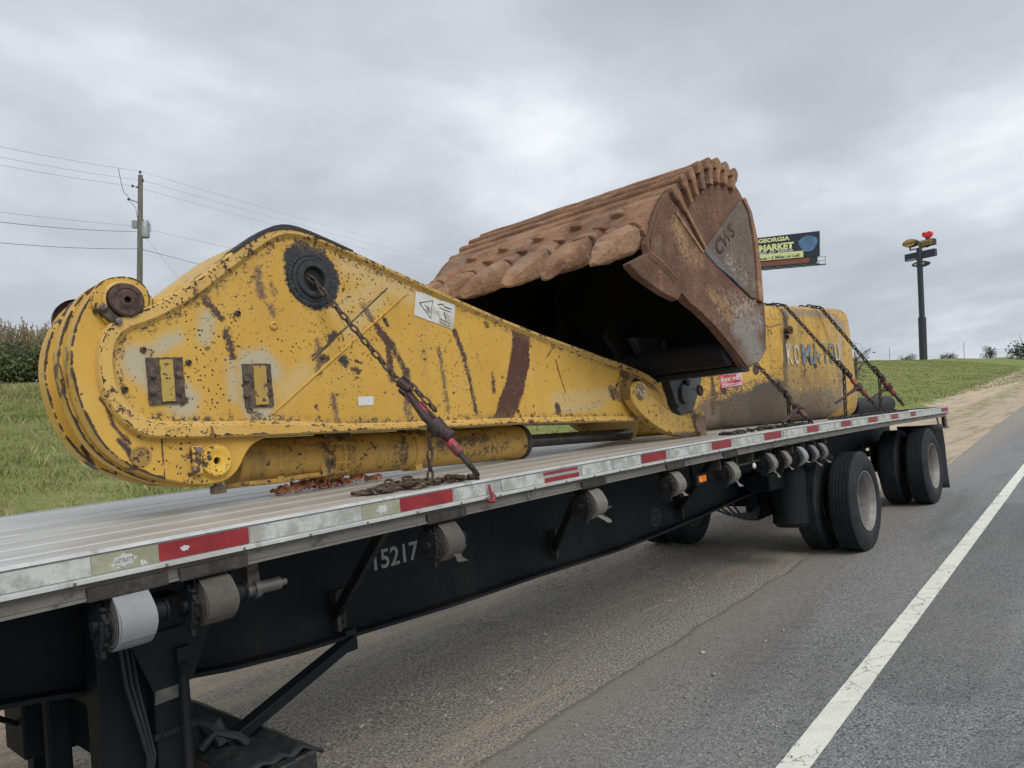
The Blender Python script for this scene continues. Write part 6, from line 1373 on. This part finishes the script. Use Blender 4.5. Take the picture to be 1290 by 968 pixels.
# ------------------------------------------------------------------ chains and binders
def line_at(a, b, px):
    lo, hi = 0, 1
    for _ in range(40):
        md = (lo+hi)/2
        if (proj(a.lerp(b, md))[0] < px) == (proj(b)[0] > proj(a)[0]): lo = md
        else: hi = md
    return a.lerp(b, lo)
def chain_obj(paths, label, mat, L=.062, W=.040, r=.0062, rnd=0, piles=()):
    root_ = paths[0][0]; t = thing('tie_down_chain', Vector(root_), label, 'chain', 'tie-down chains over the load')
    m = MB()
    for p in paths: chain_mb(p, L, W, r, m, rnd)
    for (x0, x1, y0, y1, n, h) in piles:
        for k in range(n):
            x = random.uniform(x0, x1); y = random.uniform(y0, y1); z = zr(x)-.002+abs(random.gauss(0, .5))*h*(1-abs((x-(x0+x1)/2)/(x1-x0)*1.7)); a = random.uniform(0, 2*pi); b = random.gauss(0, .35)
            link_mb(m, (x, y, max(z, zr(x)+.001)), Vector((cos(a), sin(a), b*.5)), Vector((-sin(a), cos(a), random.gauss(0, .55))), L, W, r, 12, 5)
    o = m.build('chain_links', mat, t, smooth_=1.2, merge=False); o['kind'] = 'stuff'; return t
def binder(a, b, label, m1, m2, handle=None, r=.021, hook=True):
    # ratchet binder: barrel with two screw ends, sleeve and lever
    d = (b-a); Lb = d.length; d = d.normalized(); t = thing('load_binder', a, label, 'load binder', 'load binders tightening the chains')
    m = MB().tube([a+d*Lb*.22, a+d*Lb*.24, a+d*Lb*.80, a+d*Lb*.82], [r*.8, r, r, r*.8], 14); m.build('barrel', m1, t)
    m = MB().tube([a+d*Lb*.02, a+d*Lb*.24], r*.55, 10).tube([a+d*Lb*.80, a+d*Lb*.97], r*.6, 10)
    for e_, s_ in ((a, 1), (b, -1)):
        u = d.orthogonal().normalized(); v = d.cross(u); m.tube([e_+(u*cos(q_)+v*0*cos(q_))*.026+d*sin(q_)*.030 for q_ in [2*pi*k/12 for k in range(13)]], .0085, 6, False)
    m.build('screw_end', m2, t)
    c = a+d*Lb*.5; m = MB().lathe([(-.035, r*1.2), (-.03, r*1.7), (.03, r*1.7), (.035, r*1.2)], c, d, 12)
    if handle:
        h = Vector(handle); m.tube([c, c.lerp(h, .25), c.lerp(h, .5), h], [.024, .020, .014, .012], 8)
    m.build('lever', m2 if not handle or m1 is not BINDER_RED else BINDER_DARK, t, bevel=.001); return t
# chain through the arm bore
S1 = Vector(PY(397, 356, .735)); S1.y = .735; E1 = Vector((XR(603), .035, zr(XR(603))-.01)); E1 = PY(602.5, 599, .035)
l1 = lambda px: line_at(S1, E1, px)
tl = l1(541); zdk = zr(tl.x)+.01
down = [tl, tl-UP*(tl.z-zdk)]
chain_obj([[S1+Vector((-.03, .05, .06)), S1, l1(470), l1(505)], [l1(505)+Vector((.0, -.02, .03)), l1(520)+Vector((0, -.03, .03)), l1(545)+Vector((.0, -.03, .045))], [l1(505)+Vector((-.02, -.01, -.03)), l1(528), l1(544)+Vector((0, -.02, .01))], down, [l1(596), E1+Vector((0, .0, -.03))]],
          'rusty chain hanging from the black bore of the yellow boom down to the rail', RUSTCHAIN, .058, .038, .0062, piles=[(down[1].x-.34, down[1].x+.24, down[1].y-.07, down[1].y+.13, 110, .035)])
bt_ = binder(l1(507), l1(597), 'scuffed red ratchet binder in front of the yellow boom', BINDER_RED, CHAIN_BLACK, None, .023)
m = MB().tube([l1(503)+Vector((0, -.01, 0)), l1(512)+Vector((0, -.03, .0))], [.03, .02], 10).tube([l1(512), l1(528)+Vector((0, -.035, -.055)), l1(556)+Vector((0, -.03, -.02))], [.018, .022, .026], 10).tube([l1(552), l1(566)+Vector((0, -.02, .015))], [.034, .030], 12).build('lever_arm', BINDER_DARK, bt_)
# chain on the counterweight, nearest
S2 = PY(952, 458, .62); E2 = PY(1023, 534, .04); l2 = lambda px: line_at(S2, E2, px)
t2 = l2(993); d2 = [t2, t2-UP*(t2.z-zr(t2.x)-.0)]
chain_obj([[S2, l2(992)], [l2(976)+Vector((0, -.03, 0)), l2(994)+Vector((0, -.02, 0))], d2, [l2(1018), E2+Vector((0, 0, -.02))]], 'dark chain running from behind the bucket corner to the rail', CHAIN_BLACK, .066, .046, .0085, piles=[(t2.x-1.35, t2.x+.25, t2.y-.06, t2.y+.10, 80, .018)])
binder(l2(990), l2(1021), 'dark brown binder standing before the counterweight below the bucket corner', simple('brown_binder', (.11, .055, .045), .6, 0, .3, 14, .2), BINDER_DARK, PY(986, 533, .16), .024)
# two chains over the counterweight top
S3 = cw_face(988.5, 385, .04)[0]; E3 = PY(1107, 516, .05); l3 = lambda px: line_at(S3, E3, px); t3 = l3(1063); d3 = [t3, t3-UP*(t3.z-zr(t3.x))]
top3 = [Vector((7.7, 2.2, ZT+.02)), Vector((8.0, 1.3, ZT+.02)), Vector((S3.x-.02, S3.y+.12, ZT+.015)), S3]
chain_obj([top3, [Vector((7.0, 1.32, ZT+.01)), Vector((7.7, 1.08, ZT+.02)), Vector((8.1, .95, ZT+.02))], [S3, l3(1066)], [l3(1052)+Vector((0, -.03, .0)), l3(1070)+Vector((0, -.03, .0))], d3, [l3(1095), E3]], 'dark chain draped over the counterweight and across its blue letters', CHAIN_BLACK, .070, .050, .009, piles=[(t3.x-.45, t3.x+1.4, t3.y-.08, t3.y+.12, 60, .018)])
binder(l3(1066), l3(1097), 'red-brown binder with long lever before the rear edge of the counterweight', BINDER_ORG, BINDER_DARK, PY(1053, 508, .30), .026)
S4 = cw_face(1034, 388, .04)[0]; E4 = PY(1138.5, 511, .05); l4 = lambda px: line_at(S4, E4, px); t4 = l4(1108); d4 = [t4, t4-UP*(t4.z-zr(t4.x))]
top4 = [Vector((9.0, 2.2, ZT+.02)), Vector((9.05, 1.2, ZT+.02)), Vector((S4.x-.03, S4.y+.13, ZT+.01)), S4]
chain_obj([top4, [S4, l4(1108)], [l4(1097)+Vector((0, -.03, 0)), l4(1112)+Vector((0, -.03, 0))], d4, [l4(1131), E4]], 'rearmost dark chain slanting against the sky from counterweight top to rail end', CHAIN_BLACK, .074, .054, .0095, piles=[(t4.x-.4, t4.x+1.0, t4.y-.05, t4.y+.12, 40, .02)])
binder(l4(1106), l4(1132), 'red-brown binder nearest the trailer tail, seen against green grass', BINDER_ORG, BINDER_DARK, PY(1093, 505, .35), .028)
# small red grab hook hanging on the rub rail
p = PY(616.5, 624, -.02); pts = [p+Vector((.004, 0, .045)), p+Vector((.004, -.004, .015)), p+Vector((.016, -.010, -.008)), p+Vector((.004, -.014, -.026)), p+Vector((-.022, -.012, -.022)), p+Vector((-.032, -.008, -.008))]
tag(MB().tube(pts, [.005, .008, .012, .012, .009, .004], 10).build('grab_hook', simple('dark_red_hook', (.24, .03, .035), .45, .1, .3, 30, .1), None), 'small dark red grab hook hanging on the side rail below the binder', 'hook')
# crumpled rust-orange strap lying beside the cylinder
STR = simple('rust_orange_webbing', (.58, .24, .13), .8, 0, .35, 18, .4, (.24, .09, .06), (.48, .62)); m = MB(); b0 = PZ(408, 606, zr(2.4)+.03)
for (du, ln_, wd_, pk2, sd) in ((-.14, .30, .055, .02, 1), (.04, .20, .075, .085, 5), (-.05, .22, .06, .05, 9), (.20, .34, .040, .012, 13)):
    nu, nv = 46, 12; V = []; Fq = []
    for i in range(nu):
        u = -1+2*i/(nu-1)
        for j in range(nv):
            v = -1+2*j/(nv-1); x = b0.x+du+u*ln_/2+.02*mnoise.noise((u*4, v*3, sd)); y = b0.y+v*wd_*(.55+.5*mnoise.noise((u*3, sd, 0)))+.035*mnoise.noise((u*3.1, 7, sd)); z = zr(x)-.006+.010+abs(mnoise.noise((u*3.6, v*1.8, sd)))*.075*(1-.5*abs(u))+pk2*exp(-(u/.40)**2)*(1-.5*v*v)
            V.append((x, y, z-.012*(1 if abs(v) > .9 else 0)))
    for i in range(nu-1):
        for j in range(nv-1): Fq.append((i*nv+j, (i+1)*nv+j, (i+1)*nv+j+1, i*nv+j+1))
    m.add(V, Fq)
o = m.build('crumpled_strap', STR, None, smooth_=1.2, merge=False); q_ = o.modifiers.new('thick', 'SOLIDIFY'); q_.thickness = .003
tag(o, 'crumpled rust-orange webbing strap on the deck under the yellow cylinder', 'strap')
print('tris', sum(len(o.data.polygons) for o in bpy.data.objects if o.type == 'MESH'))
